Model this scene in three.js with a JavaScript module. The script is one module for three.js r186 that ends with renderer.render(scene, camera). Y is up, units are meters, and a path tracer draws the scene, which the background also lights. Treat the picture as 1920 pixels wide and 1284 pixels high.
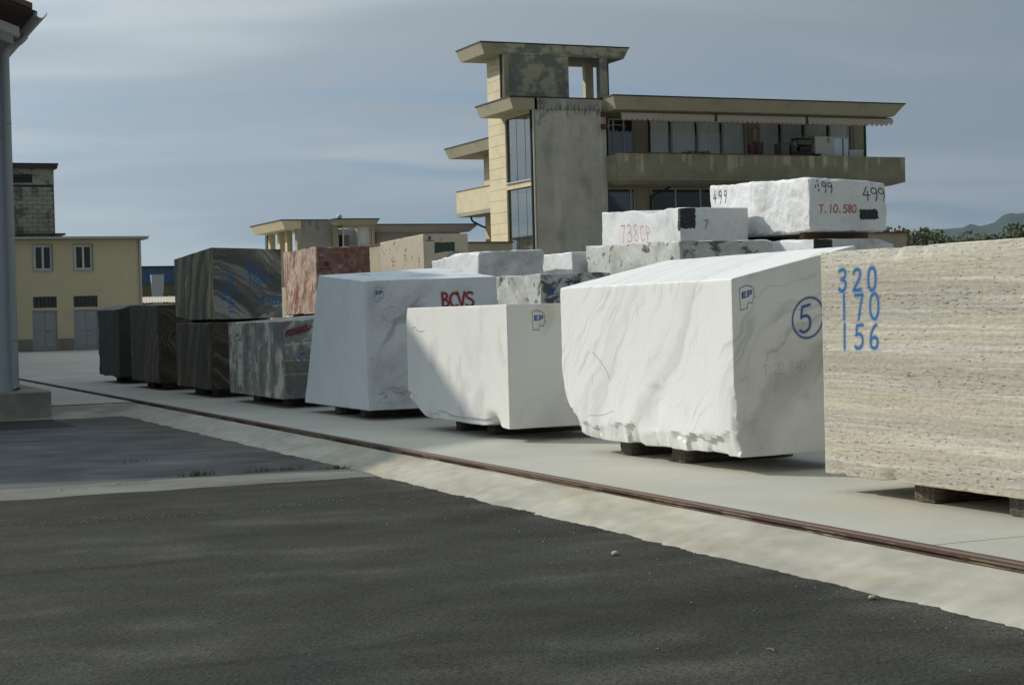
import * as THREE from 'three';
import { ImprovedNoise } from 'three/addons/math/ImprovedNoise.js';
import { mergeGeometries, toCreasedNormals } from 'three/addons/utils/BufferGeometryUtils.js';

// ---------------------------------------------------------------- camera, sky, sun, exposure
const scene = new THREE.Scene();
const camera = new THREE.PerspectiveCamera(22.689, 1024 / 684, 0.1, 12000);
camera.position.set(0, 1.45, 0);
camera.rotation.order = 'YXZ';
camera.rotation.set(-0.017617, -0.412093, -0.025994);
const renderer = new THREE.WebGLRenderer({ antialias: true });
renderer.toneMapping = THREE.LinearToneMapping;
renderer.toneMappingExposure = 0.86;
renderer.shadowMap.enabled = true;
renderer.shadowMap.type = THREE.PCFSoftShadowMap;

const SUN = new THREE.Vector3(-1.05, 1, -1.2).normalize();
const sun = new THREE.DirectionalLight(new THREE.Color(1, 0.945, 0.85), 3.75);
sun.position.set(8, 0, -25).addScaledVector(SUN, 120);
sun.target.position.set(8, 0, -25);
sun.castShadow = true;
sun.shadow.mapSize.set(4096, 4096);
Object.assign(sun.shadow.camera, { left: -70, right: 70, top: 70, bottom: -70, near: 1, far: 320 });
sun.shadow.radius = 2;
scene.add(sun, sun.target);

// ---------------------------------------------------------------- noise and small maths
const perlin = new ImprovedNoise();
const N = (x, y, z) => perlin.noise(x, y, z);
function fbm(x, y, z, o = 4) {
  let a = 1, s = 0, f = 1;
  for (let i = 0; i < o; i++) { s += a * perlin.noise(x * f + 13.7 * i, y * f - 7.1 * i, z * f + 3.3 * i); a *= 0.5; f *= 2.03; }
  return s;
}
const clamp = (x, a = 0, b = 1) => Math.min(b, Math.max(a, x));
const sm = (a, b, x) => { const t = clamp((x - a) / (b - a)); return t * t * (3 - 2 * t); };
const mix = (a, b, t) => a + (b - a) * t;
let seed = 20240;
const rnd = () => { seed = (seed * 1664525 + 1013904223) >>> 0; return seed / 4294967296; };
const rr = (a, b) => a + (b - a) * rnd();
// tiling value noise (period p cells)
const lat = new Float32Array(65536); for (let i = 0; i < 65536; i++) lat[i] = rnd() * 2 - 1;
function pn(x, y, p) {
  const xi = Math.floor(x), yi = Math.floor(y), fx = x - xi, fy = y - yi;
  const u = fx * fx * (3 - 2 * fx), v = fy * fy * (3 - 2 * fy);
  const m = (k) => ((k % p) + p) % p, h = (a, b) => lat[(m(a) * 251 + m(b) * 7919 + p * 31) & 65535];
  return mix(mix(h(xi, yi), h(xi + 1, yi), u), mix(h(xi, yi + 1), h(xi + 1, yi + 1), u), v);
}
function pfbm(u, v, p, o) { let a = 1, s = 0; for (let i = 0; i < o; i++) { s += a * pn(u * p, v * p, p); a *= 0.55; p *= 2; } return s; }
const LUT = new Uint8Array(4097);
for (let i = 0; i <= 4096; i++) { const c = i / 4096; LUT[i] = Math.round(255 * (c <= 0.0031308 ? 12.92 * c : 1.055 * c ** (1 / 2.4) - 0.055)); }
const enc = (c) => LUT[(clamp(c) * 4096) | 0];

// ---------------------------------------------------------------- sky: thin streaked cloud over hazy blue
{
  const w = 3072, h = 1536, data = new Float32Array(w * h * 4);
  const out = [0, 0, 0];
  function skyAt(dx, dy, dz) {
    const k = 1 / (dy + 0.13), px = dx * k, pz = dz * k;
    // streaks run nearly along the horizon as seen from the yard: a across the view, b away from it
    const a = px * 0.92 + pz * 0.40, b = px * 0.40 - pz * 0.92;
    const wx = fbm(a * 0.35, b * 0.5, 1.7, 4);
    const c1 = fbm(a * 0.42 + wx * 0.5, b * 1.15 + wx * 0.9, 6.2, 6), c2 = fbm(a * 1.3 + wx, b * 4.2 + wx * 1.5, 9.1, 5), c3 = fbm(a * 5 + wx, b * 9 + wx * 3, 3.1, 3);
    const cl = sm(-0.30, 0.26, c1 * 0.95 + c2 * 0.30 + c3 * 0.07 + 0.06);
    const grey = sm(-0.25, 0.45, fbm(a * 0.5 + 5, b * 0.9 - 3, 2.2, 4) + 0.10 + 0.25 * c2);
    const lowmix = Math.exp(-dy * 10);
    const toSun = dx * SUN.x + dy * SUN.y + dz * SUN.z;
    const ang = Math.acos(clamp(toSun, -1, 1)) * 57.3;
    const glow = 1 + 4.1 * Math.exp(-((ang / 52) ** 2)) + 1.6 * Math.exp(-((ang / 14) ** 2));
    const blue = [mix(0.164, 0.188, lowmix), mix(0.230, 0.246, lowmix), mix(0.284, 0.272, lowmix)];
    const wh = [mix(0.302, 0.220, grey), mix(0.327, 0.248, grey), mix(0.337, 0.265, grey)];
    const t = cl * (1 - 0.55 * lowmix), lift = 0.98 + 0.10 * sm(0.25, 0.8, dy);
    for (let i = 0; i < 3; i++) out[i] = mix(blue[i], wh[i], t) * glow * lift;
  }
  for (let j = 0; j < h; j++) {
    const el = ((j + 0.5) / h - 0.5) * Math.PI, cy = Math.cos(el), sy = Math.sin(el);
    for (let i = 0; i < w; i++) {
      const o = (j * w + i) * 4;
      if (sy < 0) { data[o] = 0.2; data[o + 1] = 0.2; data[o + 2] = 0.18; data[o + 3] = 1; continue; }
      const az = ((i + 0.5) / w - 0.5) * 2 * Math.PI;
      skyAt(Math.cos(az) * cy, sy, Math.sin(az) * cy);
      data[o] = out[0]; data[o + 1] = out[1]; data[o + 2] = out[2]; data[o + 3] = 1;
    }
  }
  const t = new THREE.DataTexture(data, w, h, THREE.RGBAFormat, THREE.FloatType);
  t.mapping = THREE.EquirectangularReflectionMapping;
  t.magFilter = t.minFilter = THREE.LinearFilter; t.needsUpdate = true;
  scene.background = t; scene.environment = t;
}

// ---------------------------------------------------------------- textures and materials
function dataTex(w, h, fn, srgb = true) {           // fn(i, j, out[3]) linear values
  const d = new Uint8Array(w * h * 4), c = [0, 0, 0];
  for (let j = 0; j < h; j++) for (let i = 0; i < w; i++) {
    fn(i, j, c); const o = (j * w + i) * 4;
    if (srgb) { d[o] = enc(c[0]); d[o + 1] = enc(c[1]); d[o + 2] = enc(c[2]); }
    else { d[o] = 255 * clamp(c[0]); d[o + 1] = 255 * clamp(c[1]); d[o + 2] = 255 * clamp(c[2]); }
    d[o + 3] = 255;
  }
  const t = new THREE.DataTexture(d, w, h, THREE.RGBAFormat);
  t.wrapS = t.wrapT = THREE.RepeatWrapping; t.magFilter = THREE.LinearFilter; t.minFilter = THREE.LinearMipmapLinearFilter;
  t.generateMipmaps = true; if (srgb) t.colorSpace = THREE.SRGBColorSpace; t.needsUpdate = true;
  return t;
}
const rep = (t, x, y = x) => { t.repeat.set(x, y); return t; };
const col = (r, g, b) => new THREE.Color().setRGB(r, g, b);
function mat(c, rough = 0.8, more = {}) { return new THREE.MeshStandardMaterial({ color: col(...c), roughness: rough, ...more }); }

// weathered plaster / concrete: tiling colour in 4 m squares
function wallTex(base, vary, stain, size = 512) {
  return rep(dataTex(size, size, (i, j, c) => {
    const u = i / size, v = j / size;
    const n = pfbm(u, v, 4, 6) * 0.5, f = pn(u * 128, v * 128, 128) * 0.5 + pn(u * 256, v * 256, 256) * 0.5;
    const s = sm(0.15, 0.9, pfbm(u + 0.37, v + 0.11, 5, 5));
    for (let k = 0; k < 3; k++) c[k] = base[k] * (1 + vary * (n + 0.5 * f)) * (1 - stain * s);
  }), 0.25);
}
const T_concrete = wallTex([0.30, 0.285, 0.245], 0.20, 0.28);
const T_cream = wallTex([0.64, 0.545, 0.36], 0.07, 0.08);
const T_olive = wallTex([0.36, 0.32, 0.22], 0.10, 0.14);
const M = {
  concrete: new THREE.MeshStandardMaterial({ map: T_concrete, roughness: 0.9, bumpMap: T_concrete, bumpScale: 0.004 }),
  cream: new THREE.MeshStandardMaterial({ map: T_cream, roughness: 0.85 }),
  olive: new THREE.MeshStandardMaterial({ map: T_olive, roughness: 0.88 }),
  edge: mat([0.028, 0.024, 0.021], 0.7),
  coping: mat([0.13, 0.045, 0.03], 0.75),
  frame: mat([0.52, 0.50, 0.42], 0.5),
  white: mat([0.62, 0.62, 0.60], 0.6),
  pipe: mat([0.035, 0.035, 0.035], 0.6),
  greenpipe: mat([0.02, 0.075, 0.06], 0.5),
  dark: mat([0.03, 0.03, 0.03], 0.9),
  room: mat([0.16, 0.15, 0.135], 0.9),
  curtain: mat([0.82, 0.83, 0.83], 0.95),
  awning: mat([0.56, 0.50, 0.42], 0.9),
  cassette: mat([0.36, 0.27, 0.23], 0.7),
  rust: mat([0.10, 0.035, 0.02], 0.85),
  yellow: new THREE.MeshStandardMaterial({ map: wallTex([0.61, 0.54, 0.37], 0.04, 0.04), roughness: 0.9 }),
  plinthband: mat([0.24, 0.225, 0.20], 0.9),
  door: mat([0.30, 0.325, 0.365], 0.55),
  gutter: mat([0.42, 0.40, 0.36], 0.6),
  glass: new THREE.MeshPhysicalMaterial({ color: col(0.97, 0.99, 0.985), roughness: 0.02, transmission: 1, thickness: 0, ior: 1.6 }),
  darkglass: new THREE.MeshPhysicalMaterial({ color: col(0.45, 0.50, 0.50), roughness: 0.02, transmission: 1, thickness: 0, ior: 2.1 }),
  stairglass: new THREE.MeshPhysicalMaterial({ color: col(0.86, 0.93, 0.91), roughness: 0.02, transmission: 1, thickness: 0, ior: 2.8 }),
};

// ---------------------------------------------------------------- building blocks of geometry
function quadGeo(quads) {            // [[a,b,c,d], ...] corner triples, counter-clockwise from outside; uv in metres
  const p = [], n = [], uv = [], ix = [];
  for (const q of quads) {
    const [a, b, c, d] = q.map((v) => new THREE.Vector3(...v));
    const nn = b.clone().sub(a).cross(c.clone().sub(a)); if (nn.lengthSq() < 1e-14) nn.copy(c.clone().sub(a).cross(d.clone().sub(a)));
    nn.normalize();
    const ax = Math.abs(nn.x), ay = Math.abs(nn.y), az = Math.abs(nn.z), s = p.length / 3;
    for (const v of [a, b, c, d]) {
      p.push(v.x, v.y, v.z); n.push(nn.x, nn.y, nn.z);
      if (ay >= ax && ay >= az) uv.push(v.x, v.z); else if (ax >= az) uv.push(v.z, v.y); else uv.push(v.x, v.y);
    }
    ix.push(s, s + 1, s + 2, s, s + 2, s + 3);
  }
  const g = new THREE.BufferGeometry();
  g.setAttribute('position', new THREE.Float32BufferAttribute(p, 3)); g.setAttribute('normal', new THREE.Float32BufferAttribute(n, 3));
  g.setAttribute('uv', new THREE.Float32BufferAttribute(uv, 2)); g.setIndex(ix);
  return g;
}
// hexahedron: bottom rectangle and top rectangle given separately
function hexa(bx0, bx1, bz0, bz1, y0, tx0, tx1, tz0, tz1, y1) {   // z0 = far, z1 = near
  const B = [[bx0, y0, bz0], [bx1, y0, bz0], [bx1, y0, bz1], [bx0, y0, bz1]], T = [[tx0, y1, tz0], [tx1, y1, tz0], [tx1, y1, tz1], [tx0, y1, tz1]];
  return quadGeo([[B[3], B[2], T[2], T[3]], [B[1], B[0], T[0], T[1]], [B[0], B[3], T[3], T[0]], [B[2], B[1], T[1], T[2]], [T[3], T[2], T[1], T[0]], [B[0], B[1], B[2], B[3]]]);
}
const box = (x0, x1, y0, y1, z0, z1) => hexa(Math.min(x0, x1), Math.max(x0, x1), Math.min(z0, z1), Math.max(z0, z1), Math.min(y0, y1), Math.min(x0, x1), Math.max(x0, x1), Math.min(z0, z1), Math.max(z0, z1), Math.max(y0, y1));
function tube(pts, r, seg = 24, rad = 10) {
  const g = new THREE.TubeGeometry(new THREE.CatmullRomCurve3(pts.map((p) => new THREE.Vector3(...p)), false, 'catmullrom', 0.15), seg, r, rad, false);
  return g;
}
function bar(a, b, r, rad = 10) {
  const A = new THREE.Vector3(...a), B = new THREE.Vector3(...b), d = B.clone().sub(A);
  const g = new THREE.CylinderGeometry(r, r, d.length(), rad);
  g.applyQuaternion(new THREE.Quaternion().setFromUnitVectors(new THREE.Vector3(0, 1, 0), d.normalize()));
  g.translate((A.x + B.x) / 2, (A.y + B.y) / 2, (A.z + B.z) / 2);
  return g;
}
const merged = (gs) => (Array.isArray(gs) ? (gs.length > 1 ? mergeGeometries(gs.map((g) => { const k = g.index ? g : g; for (const a of Object.keys(k.attributes)) if (!['position', 'normal', 'uv'].includes(a) && !(a === 'color' && gs.every((e) => e.attributes.color))) k.deleteAttribute(a); return k; })) : gs[0]) : gs);
const counts = {}, BASE = new Map();
function numbered(name) { const n = counts[name] ?? 0; counts[name] = n + 1; return n ? `${name}_${String(n).padStart(3, '0')}` : name; }
function thing(name, label, category, at = [0, 0, 0], group) {
  const o = new THREE.Group(); o.name = numbered(name); o.position.set(...at); o.userData = { label, category };
  if (group) o.userData.group = group;
  BASE.set(o, at); scene.add(o); return o;
}
const partCounts = new Map();
function part(name, gs, material, parent, uvFix) {          // geometry in world metres, moved to the parent's own base
  const g = merged(gs), b = BASE.get(parent);
  if (uvFix) uvFix(g);
  g.translate(-b[0], -b[1], -b[2]);
  const m = new THREE.Mesh(g, material); m.castShadow = m.receiveShadow = true;
  const key = parent.uuid + name, n = partCounts.get(key) ?? 0; partCounts.set(key, n + 1);
  m.name = n ? `${name}_${String(n).padStart(3, '0')}` : name;
  BASE.set(m, b); parent.add(m); return m;
}
function solo(name, gs, material, label, category, group, at) {   // a thing that is one mesh
  const g = merged(gs); let p = at;
  if (!p) { g.computeBoundingBox(); const bb = g.boundingBox; p = [(bb.min.x + bb.max.x) / 2, bb.min.y, (bb.min.z + bb.max.z) / 2]; g.translate(-p[0], -p[1], -p[2]); }
  const m = new THREE.Mesh(g, material); m.name = numbered(name); m.position.set(...p); m.castShadow = m.receiveShadow = true;
  m.userData = { label, category }; if (group) m.userData.group = group; scene.add(m); return m;
}
function struct(name, gs, material, kind = 'structure', label) {
  const m = new THREE.Mesh(merged(gs), material); m.name = numbered(name); m.castShadow = m.receiveShadow = true;
  m.userData = { kind }; if (label) m.userData.label = label; scene.add(m); return m;
}

// ---------------------------------------------------------------- ground, yard, pad, rail
function sheet(xs, zs, hf, cf) {            // a surface over a grid of x and z, uv in metres, optional vertex colours
  const p = [], uv = [], cl = [], ix = [];
  for (const z of zs) for (const x of xs) {
    const y = hf(x, z), q = Array.isArray(y) ? y : [x, y, z];
    p.push(...q); uv.push(q[0], q[2]); if (cf) cl.push(...cf(q[0], q[2]));
  }
  const n = xs.length;
  for (let j = 0; j < zs.length - 1; j++) for (let i = 0; i < n - 1; i++) { const a = j * n + i; ix.push(a, a + n, a + 1, a + 1, a + n, a + n + 1); }
  const g = new THREE.BufferGeometry();
  g.setAttribute('position', new THREE.Float32BufferAttribute(p, 3)); g.setAttribute('uv', new THREE.Float32BufferAttribute(uv, 2));
  if (cf) g.setAttribute('color', new THREE.Float32BufferAttribute(cl, 3));
  g.setIndex(ix); g.computeVertexNormals();
  let up = 0; const na = g.attributes.normal; for (let i = 1; i < na.count; i += 3) up += na.getY(i);
  if (up < 0) { for (let i = 0; i < ix.length; i += 3) { const t = ix[i]; ix[i] = ix[i + 1]; ix[i + 1] = t; } g.setIndex(ix); g.computeVertexNormals(); }
  return g;
}
const span = (a, b, s) => { const n = Math.max(1, Math.round(Math.abs(b - a) / s)); return Array.from({ length: n + 1 }, (_, i) => a + (b - a) * i / n); };

const T_asphalt = rep(dataTex(1024, 1024, (i, j, c) => {
  const u = i / 1024, v = j / 1024;
  const g = pn(u * 512, v * 512, 512) * 0.6 + pn(u * 256 + 0.3, v * 256, 256) * 0.5, f = pfbm(u, v, 8, 5) * 0.4;
  let k = 1 + 0.54 * g + 0.24 * f;
  const hole = pn(u * 256 + 0.5, v * 256 + 9.1, 256); if (hole < -0.8) k *= 0.35;
  const chip = pn(u * 400 + 7.7, v * 400 + 3.1, 400);
  if (chip > 0.93) k *= 1.9;
  c[0] = 0.0365 * k; c[1] = 0.0360 * k; c[2] = 0.0295 * k;
}), 0.25);
const T_asphaltH = rep(dataTex(1024, 1024, (i, j, c) => {
  const u = i / 1024, v = j / 1024;
  c[0] = c[1] = c[2] = 0.5 + 0.30 * pn(u * 400, v * 400, 400) + 0.2 * pn(u * 200, v * 200, 200);
}, false), 0.25);
const T_slab = rep(dataTex(1024, 1024, (i, j, c) => {
  const u = i / 1024, v = j / 1024;
  const n = pfbm(u, v, 3, 6), f = pn(u * 256, v * 256, 256) * 0.5 + pn(u * 512, v * 512, 512) * 0.5, w = pfbm(u + 0.5, v + 0.2, 6, 4);
  const warm = sm(-0.3, 0.8, w) * 0.5, k = 1 + 0.055 * n + 0.05 * f;
  c[0] = 0.445 * k; c[1] = (0.432 - 0.008 * warm) * k; c[2] = (0.375 - 0.03 * warm) * k;
}), 1 / 6);
const T_slabH = rep(dataTex(512, 512, (i, j, c) => { const u = i / 512, v = j / 512; c[0] = c[1] = c[2] = 0.5 + 0.16 * pfbm(u, v, 16, 5); }, false), 1 / 3);

struct('ground', [sheet([-5000, -400, -100, 0, 100, 400, 5000], [400, 40, 0, -60, -130, -400, -2000, -6000], () => -0.32)], mat([0.075, 0.08, 0.045], 1));

// near asphalt: dusty patches, wheel tracks, darker damp-looking repairs (dust and bitumen, each with its own outline)
const dust = (x, z) => {
  const a = fbm(x * 0.55, z * 1.1, 3.3, 5), b = fbm(x * 1.7 + 4, z * 2.6, 8.1, 4), t = fbm(x * 0.22, z * 0.9, 5.5, 4);
  let k = 1 + 0.26 * a + 0.22 * b + 0.30 * t;
  const d = sm(0.12, 0.75, a + 0.5 * b) * (0.6 + 0.4 * sm(-0.3, 0.5, fbm(x * 7, z * 9, 2, 3))) * 0.9;
  const edge = sm(0.55, 0.0, 5.62 - x) * sm(-0.25, 0.5, b + 0.5 * fbm(x * 5, z * 5, 3, 4) + 0.1) * 0.9;        // pale dust washed from the concrete, in tongues
  // old bitumen seams
  const seam = (zz, x0, x1, w) => sm(w, 0, Math.abs(z - zz - 0.10 * N(x * 1.4, zz, 3) - 0.05 * N(x * 5, zz, 1))) * sm(x0 - 0.5, x0 + 0.1, x) * sm(x1 + 0.7, x1, x);
  k *= 1 - 0.42 * Math.max(seam(-11.46, -6, 2.5, 0.12), seam(-7.9, 1.75, 2.5, 0.10), seam(-14.1, -6, 2.8, 0.14) * 0.7, seam(-12.6, 2.9, 4.6, 0.09) * 0.6);
  const m = d + edge;
  k = Math.max(k, 0.45); const tint = 0.06 * fbm(x * 1.1, z * 1.9, 12, 3);
  return [k * (1 + 0.40 * m + tint), k * (1 + 0.39 * m), k * (1 + 0.33 * m - tint)];
};
const M_asphalt = new THREE.MeshPhysicalMaterial({ map: T_asphalt, bumpMap: T_asphaltH, bumpScale: 0.007, roughness: 0.92, specularIntensity: 0.35, vertexColors: true });
struct('asphalt_yard', [
  sheet(span(-6, 5.9, 0.085), span(-3, -17.6, 0.085), () => -0.17, dust),
  sheet(span(-70, -6, 4), span(-3, -17.6, 1.2), () => -0.17, dust),
  sheet(span(-70, 5.9, 4), span(40, -3, 4), () => -0.17, dust)], M_asphalt);
const T_worn = rep(dataTex(1024, 1024, (i, j, c) => {
  const u = i / 1024, v = j / 1024, g = pn(u * 512, v * 512, 512) * 0.6 + pn(u * 256, v * 256, 256) * 0.5, n = pfbm(u, v, 4, 6);
  const k = 1 + 0.28 * g + 0.26 * n;
  c[0] = 0.10 * k; c[1] = 0.10 * k; c[2] = 0.097 * k;
}), 0.2);
struct('worn_asphalt', [sheet(span(-60, 5.85, 0.25), span(-17.4, -29.9, 0.2), () => -0.166, (x, z) => {
  const a = fbm(x * 0.5, z * 0.8, 1.3, 5), b = fbm(x * 1.6, z * 2.2, 6.1, 4);
  const sc = sm(0.25, 0.6, fbm(x * 2.2 + z, z * 3 - x * 0.4, 4.1, 4)); let k = 1 + 0.30 * a + 0.30 * b + 0.40 * sc;
  const mud = sm(1.3, 0.25, 5.65 - x + 0.5 * b) * 0.6 + sm(-28.3, -29.6, z + 0.5 * b) * 0.4;   // brown silt caught along the concrete
  return [k * mix(1, 0.95, mud), k * mix(1, 0.82, mud), k * mix(1, 0.66, mud)];
})], new THREE.MeshPhysicalMaterial({ map: T_worn, bumpMap: T_asphaltH, bumpScale: 0.004, roughness: 0.9, specularIntensity: 0.5, vertexColors: true }));
struct('asphalt_patch', [sheet(span(-12, 4.6, 0.3), span(-27.3, -30.2, 0.15), (x, z) => [x > 4.4 ? 4.42 + 0.1 * N(z * 2, 1, 1) - (z + 30.2) * 0.0 : x, -0.162, z + (z > -27.4 ? 0.12 * N(x * 1.5, 2, 0) : 0)])], new THREE.MeshStandardMaterial({ map: T_asphalt, bumpMap: T_asphaltH, bumpScale: 0.006, roughness: 0.9, color: col(0.7, 0.7, 0.72) }));
const M_slab = new THREE.MeshStandardMaterial({ map: T_slab, bumpMap: T_slabH, bumpScale: 0.006, roughness: 0.78, vertexColors: true });
const slabTone = (x, z) => {
  const a = fbm(x * 0.35, z * 0.16, 2.2, 5), b = fbm(x * 1.4, z * 0.8, 7.7, 4), r = sm(0.25, 0.8, fbm(x * 0.5 + 9, z * 0.3, 4.4, 5));
  const st = sm(0.2, 0.75, fbm(x * 0.8 + 3, z * 0.45, 9.9, 5)) * 0.10, k = (1 + 0.12 * a + 0.10 * b) * (1 - st);
  return [k * (1 - 0.03 * r), k * (1 - 0.07 * r), k * (1 - 0.14 * r)];
};
struct('concrete_strip', [sheet(span(-60, 5.62, 0.15), span(0, 1, 0.1), (x, t) => [x, -0.176 + 0.022 * Math.sin(t * Math.PI) ** 0.5, mix(-16.3 + 0.10 * fbm(x * 1.5, 0, 1, 4), -17.5 + 0.07 * fbm(x * 2, 5, 1, 4), t)],
  (x, z) => { const k = 0.30 * (1 + 0.40 * fbm(x * 0.9, z * 1.5, 3, 5) + 0.25 * fbm(x * 4, z * 5, 1, 4)); return [k, k * 0.99, k * 0.96]; })], M_slab);

// sloping concrete apron along the rail, turning left to become a ramp; its lower edge is feathered and broken
{
  const dOf = (x, z) => Math.max((x - 5.62) / 0.43, (-29.6 - z) / 1.6);
  const prof = (t) => t < 0.12 ? mix(-0.176, -0.155, t / 0.12) : mix(-0.155, -0.012, (t - 0.12) / 0.88);
  const tone = (x, z) => {
    const s = slabTone(x, z), b = fbm(x * 3.2, z * 1.1, 5.1, 5), f = fbm(x * 9, z * 5, 1.1, 3);
    const k = 0.80 + 0.15 * b + 0.12 * f, pink = sm(0.0, 0.7, fbm(x * 2.2, z * 0.7, 8.8, 4)), w = sm(0.5, 0.9, fbm(x * 4, z * 1.6, 2.8, 4) + 0.25) * 0.10;
    return [s[0] * k * 1.03 + w, s[1] * k * (0.995 - 0.05 * pink) + w, s[2] * k * (0.94 - 0.12 * pink) + w];
  };
  const edge = (z) => 5.60 + 0.05 * fbm(z * 1.7, 3, 1, 5) + 0.035 * fbm(z * 6, 5, 1, 4) + 0.022 * fbm(z * 23, 8, 2, 3);
  const ts = span(0, 1, 0.0625);
  const main = sheet(ts, span(16, -29.6, 0.045), (t, z) => { const e = edge(z); return [mix(e, 6.092, t), prof(t) + (t > 0.05 ? 0.004 * fbm(t * 3, z * 1.3, 2, 4) : 0), z]; }, tone);
  const turn = sheet(span(-40, 6.092, 0.25), span(0, 1, 0.0625), (x, t) => {
    const z = mix(-29.6 + 0.12 * fbm(x, 2, 2, 4), -31.2, t), k = Math.max(t, clamp((x - 5.62) / 0.44));
    return [x, prof(k), z];
  }, (x, z) => { const s = tone(x, z), st = sm(0.1, 0.55, fbm(x * 1.1 + 0.5 * z, z * 0.9, 6.6, 4) + 0.55 * sm(1.6, 0, Math.abs(x - 5.2))) * 0.45; return [s[0] * (1 - st * 0.75), s[1] * (1 - st * 0.85), s[2] * (1 - st * 0.95)]; });
  struct('concrete_apron', [main, turn], M_slab);
}
// the slabs the blocks stand on, with open joints between them
{
  const root = new THREE.Group(); root.name = 'concrete_pad'; root.userData = { kind: 'structure' }; scene.add(root); BASE.set(root, [0, 0, 0]);
  const zc = [16, -8.3, -28.6, -49.5, -70, -84.5, -125], g = 0.006;
  const slab = (x0, x1, z0, z1, s) => part('slab', [sheet(span(x0, x1, s), span(z0, z1, s), () => 0, slabTone), sheet([x0, x0 + 0.001], span(z0, z1, 4), (x, z) => [x0, x > x0 ? 0 : -0.2, z], slabTone)], M_slab, root);
  for (let i = 0; i < zc.length - 1; i++) {
    const near = zc[i] - g, far = zc[i + 1] + g;
    if (i < 3) slab(6.19, 70, near, far, i < 2 ? 0.5 : 1); else { slab(6.19, 12.2 - g, near, far, 1); slab(12.2 + g, 70, near, far, 1.5); }
  }
  for (const [a, b] of [[-31.2, -49.5], [-49.5, -84.5], [-84.5, -125]]) slab(-40, 6.092, a - g, b + g, 1);
  part('joint_bed', [box(6.05, 6.21, -0.1, -0.045, -125, 16), box(6.21, 70, -0.08, -0.05, -124, 15.5)], mat([0.05, 0.045, 0.04], 1), root);
}
// the single rusty rail in its groove
{
  const T = rep(dataTex(1024, 128, (i, j, c) => {
    const u = i / 1024, v = j / 128, n = pfbm(u, v, 64, 4), b = pfbm(u + 0.3, v * 0.02, 12, 5), fine = pfbm(u, v * 0.3, 100, 3);
    const y = sm(0.0, 0.55, b + 0.35 * n + 0.3 * fine) * sm(0.20, 0.26, v + 0.03 * n) * sm(0.50, 0.44, v + 0.04 * n + 0.05 * b) * 0.8, k = 1 + 0.35 * n + 0.2 * fine;
    c[0] = mix(0.095, 0.36, y) * k; c[1] = mix(0.056, 0.27, y) * k; c[2] = mix(0.038, 0.165, y) * k;
  }), 1, 1);
  T.repeat.set(1, 1);
  const m = new THREE.MeshStandardMaterial({ map: T, roughness: 0.62, metalness: 0.15, bumpMap: T, bumpScale: 0.002 });
  const root = thing('crane_rail', 'long rusty brown steel rail set in the concrete along the row of blocks', 'rail', [6.14, -0.045, 0]);
  const pf = [[-0.040, -0.045], [-0.040, -0.036], [-0.012, -0.028], [-0.012, 0.004], [-0.030, 0.010], [-0.032, 0.032], [-0.025, 0.040], [0.025, 0.040], [0.032, 0.032], [0.030, 0.010], [0.012, 0.004], [0.012, -0.028], [0.040, -0.036], [0.040, -0.045]];
  for (let k = 0, z = 14; z > -100; k++) {
    const L = k === 1 ? 8.6 : 12, a = z, b = z - L + 0.006, p = [], uv = [], ix = [];
    const zz = span(a, b, 0.3);
    pf.forEach((q, i) => { if (i === pf.length - 1) return; const r = pf[i + 1], s = p.length / 3;
      zz.forEach((w) => { for (const [e, t] of [[q, 0], [r, 1]]) { p.push(6.14 + e[0], e[1], w); const vv = e[1] > 0.036 ? 0.80 + e[0] * 3 : clamp((e[1] + 0.045) / 0.085 * 0.6, 0.02, 0.6); uv.push(w / 7, vv); } });
      for (let n = 0; n < zz.length - 1; n++) { const o = s + n * 2; ix.push(o, o + 2, o + 1, o + 1, o + 2, o + 3); } });
    const gg = new THREE.BufferGeometry(); gg.setAttribute('position', new THREE.Float32BufferAttribute(p, 3)); gg.setAttribute('uv', new THREE.Float32BufferAttribute(uv, 2)); gg.setIndex(ix); gg.computeVertexNormals();
    part('rail_section', gg, m, root); z -= L;
  }
}

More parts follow.
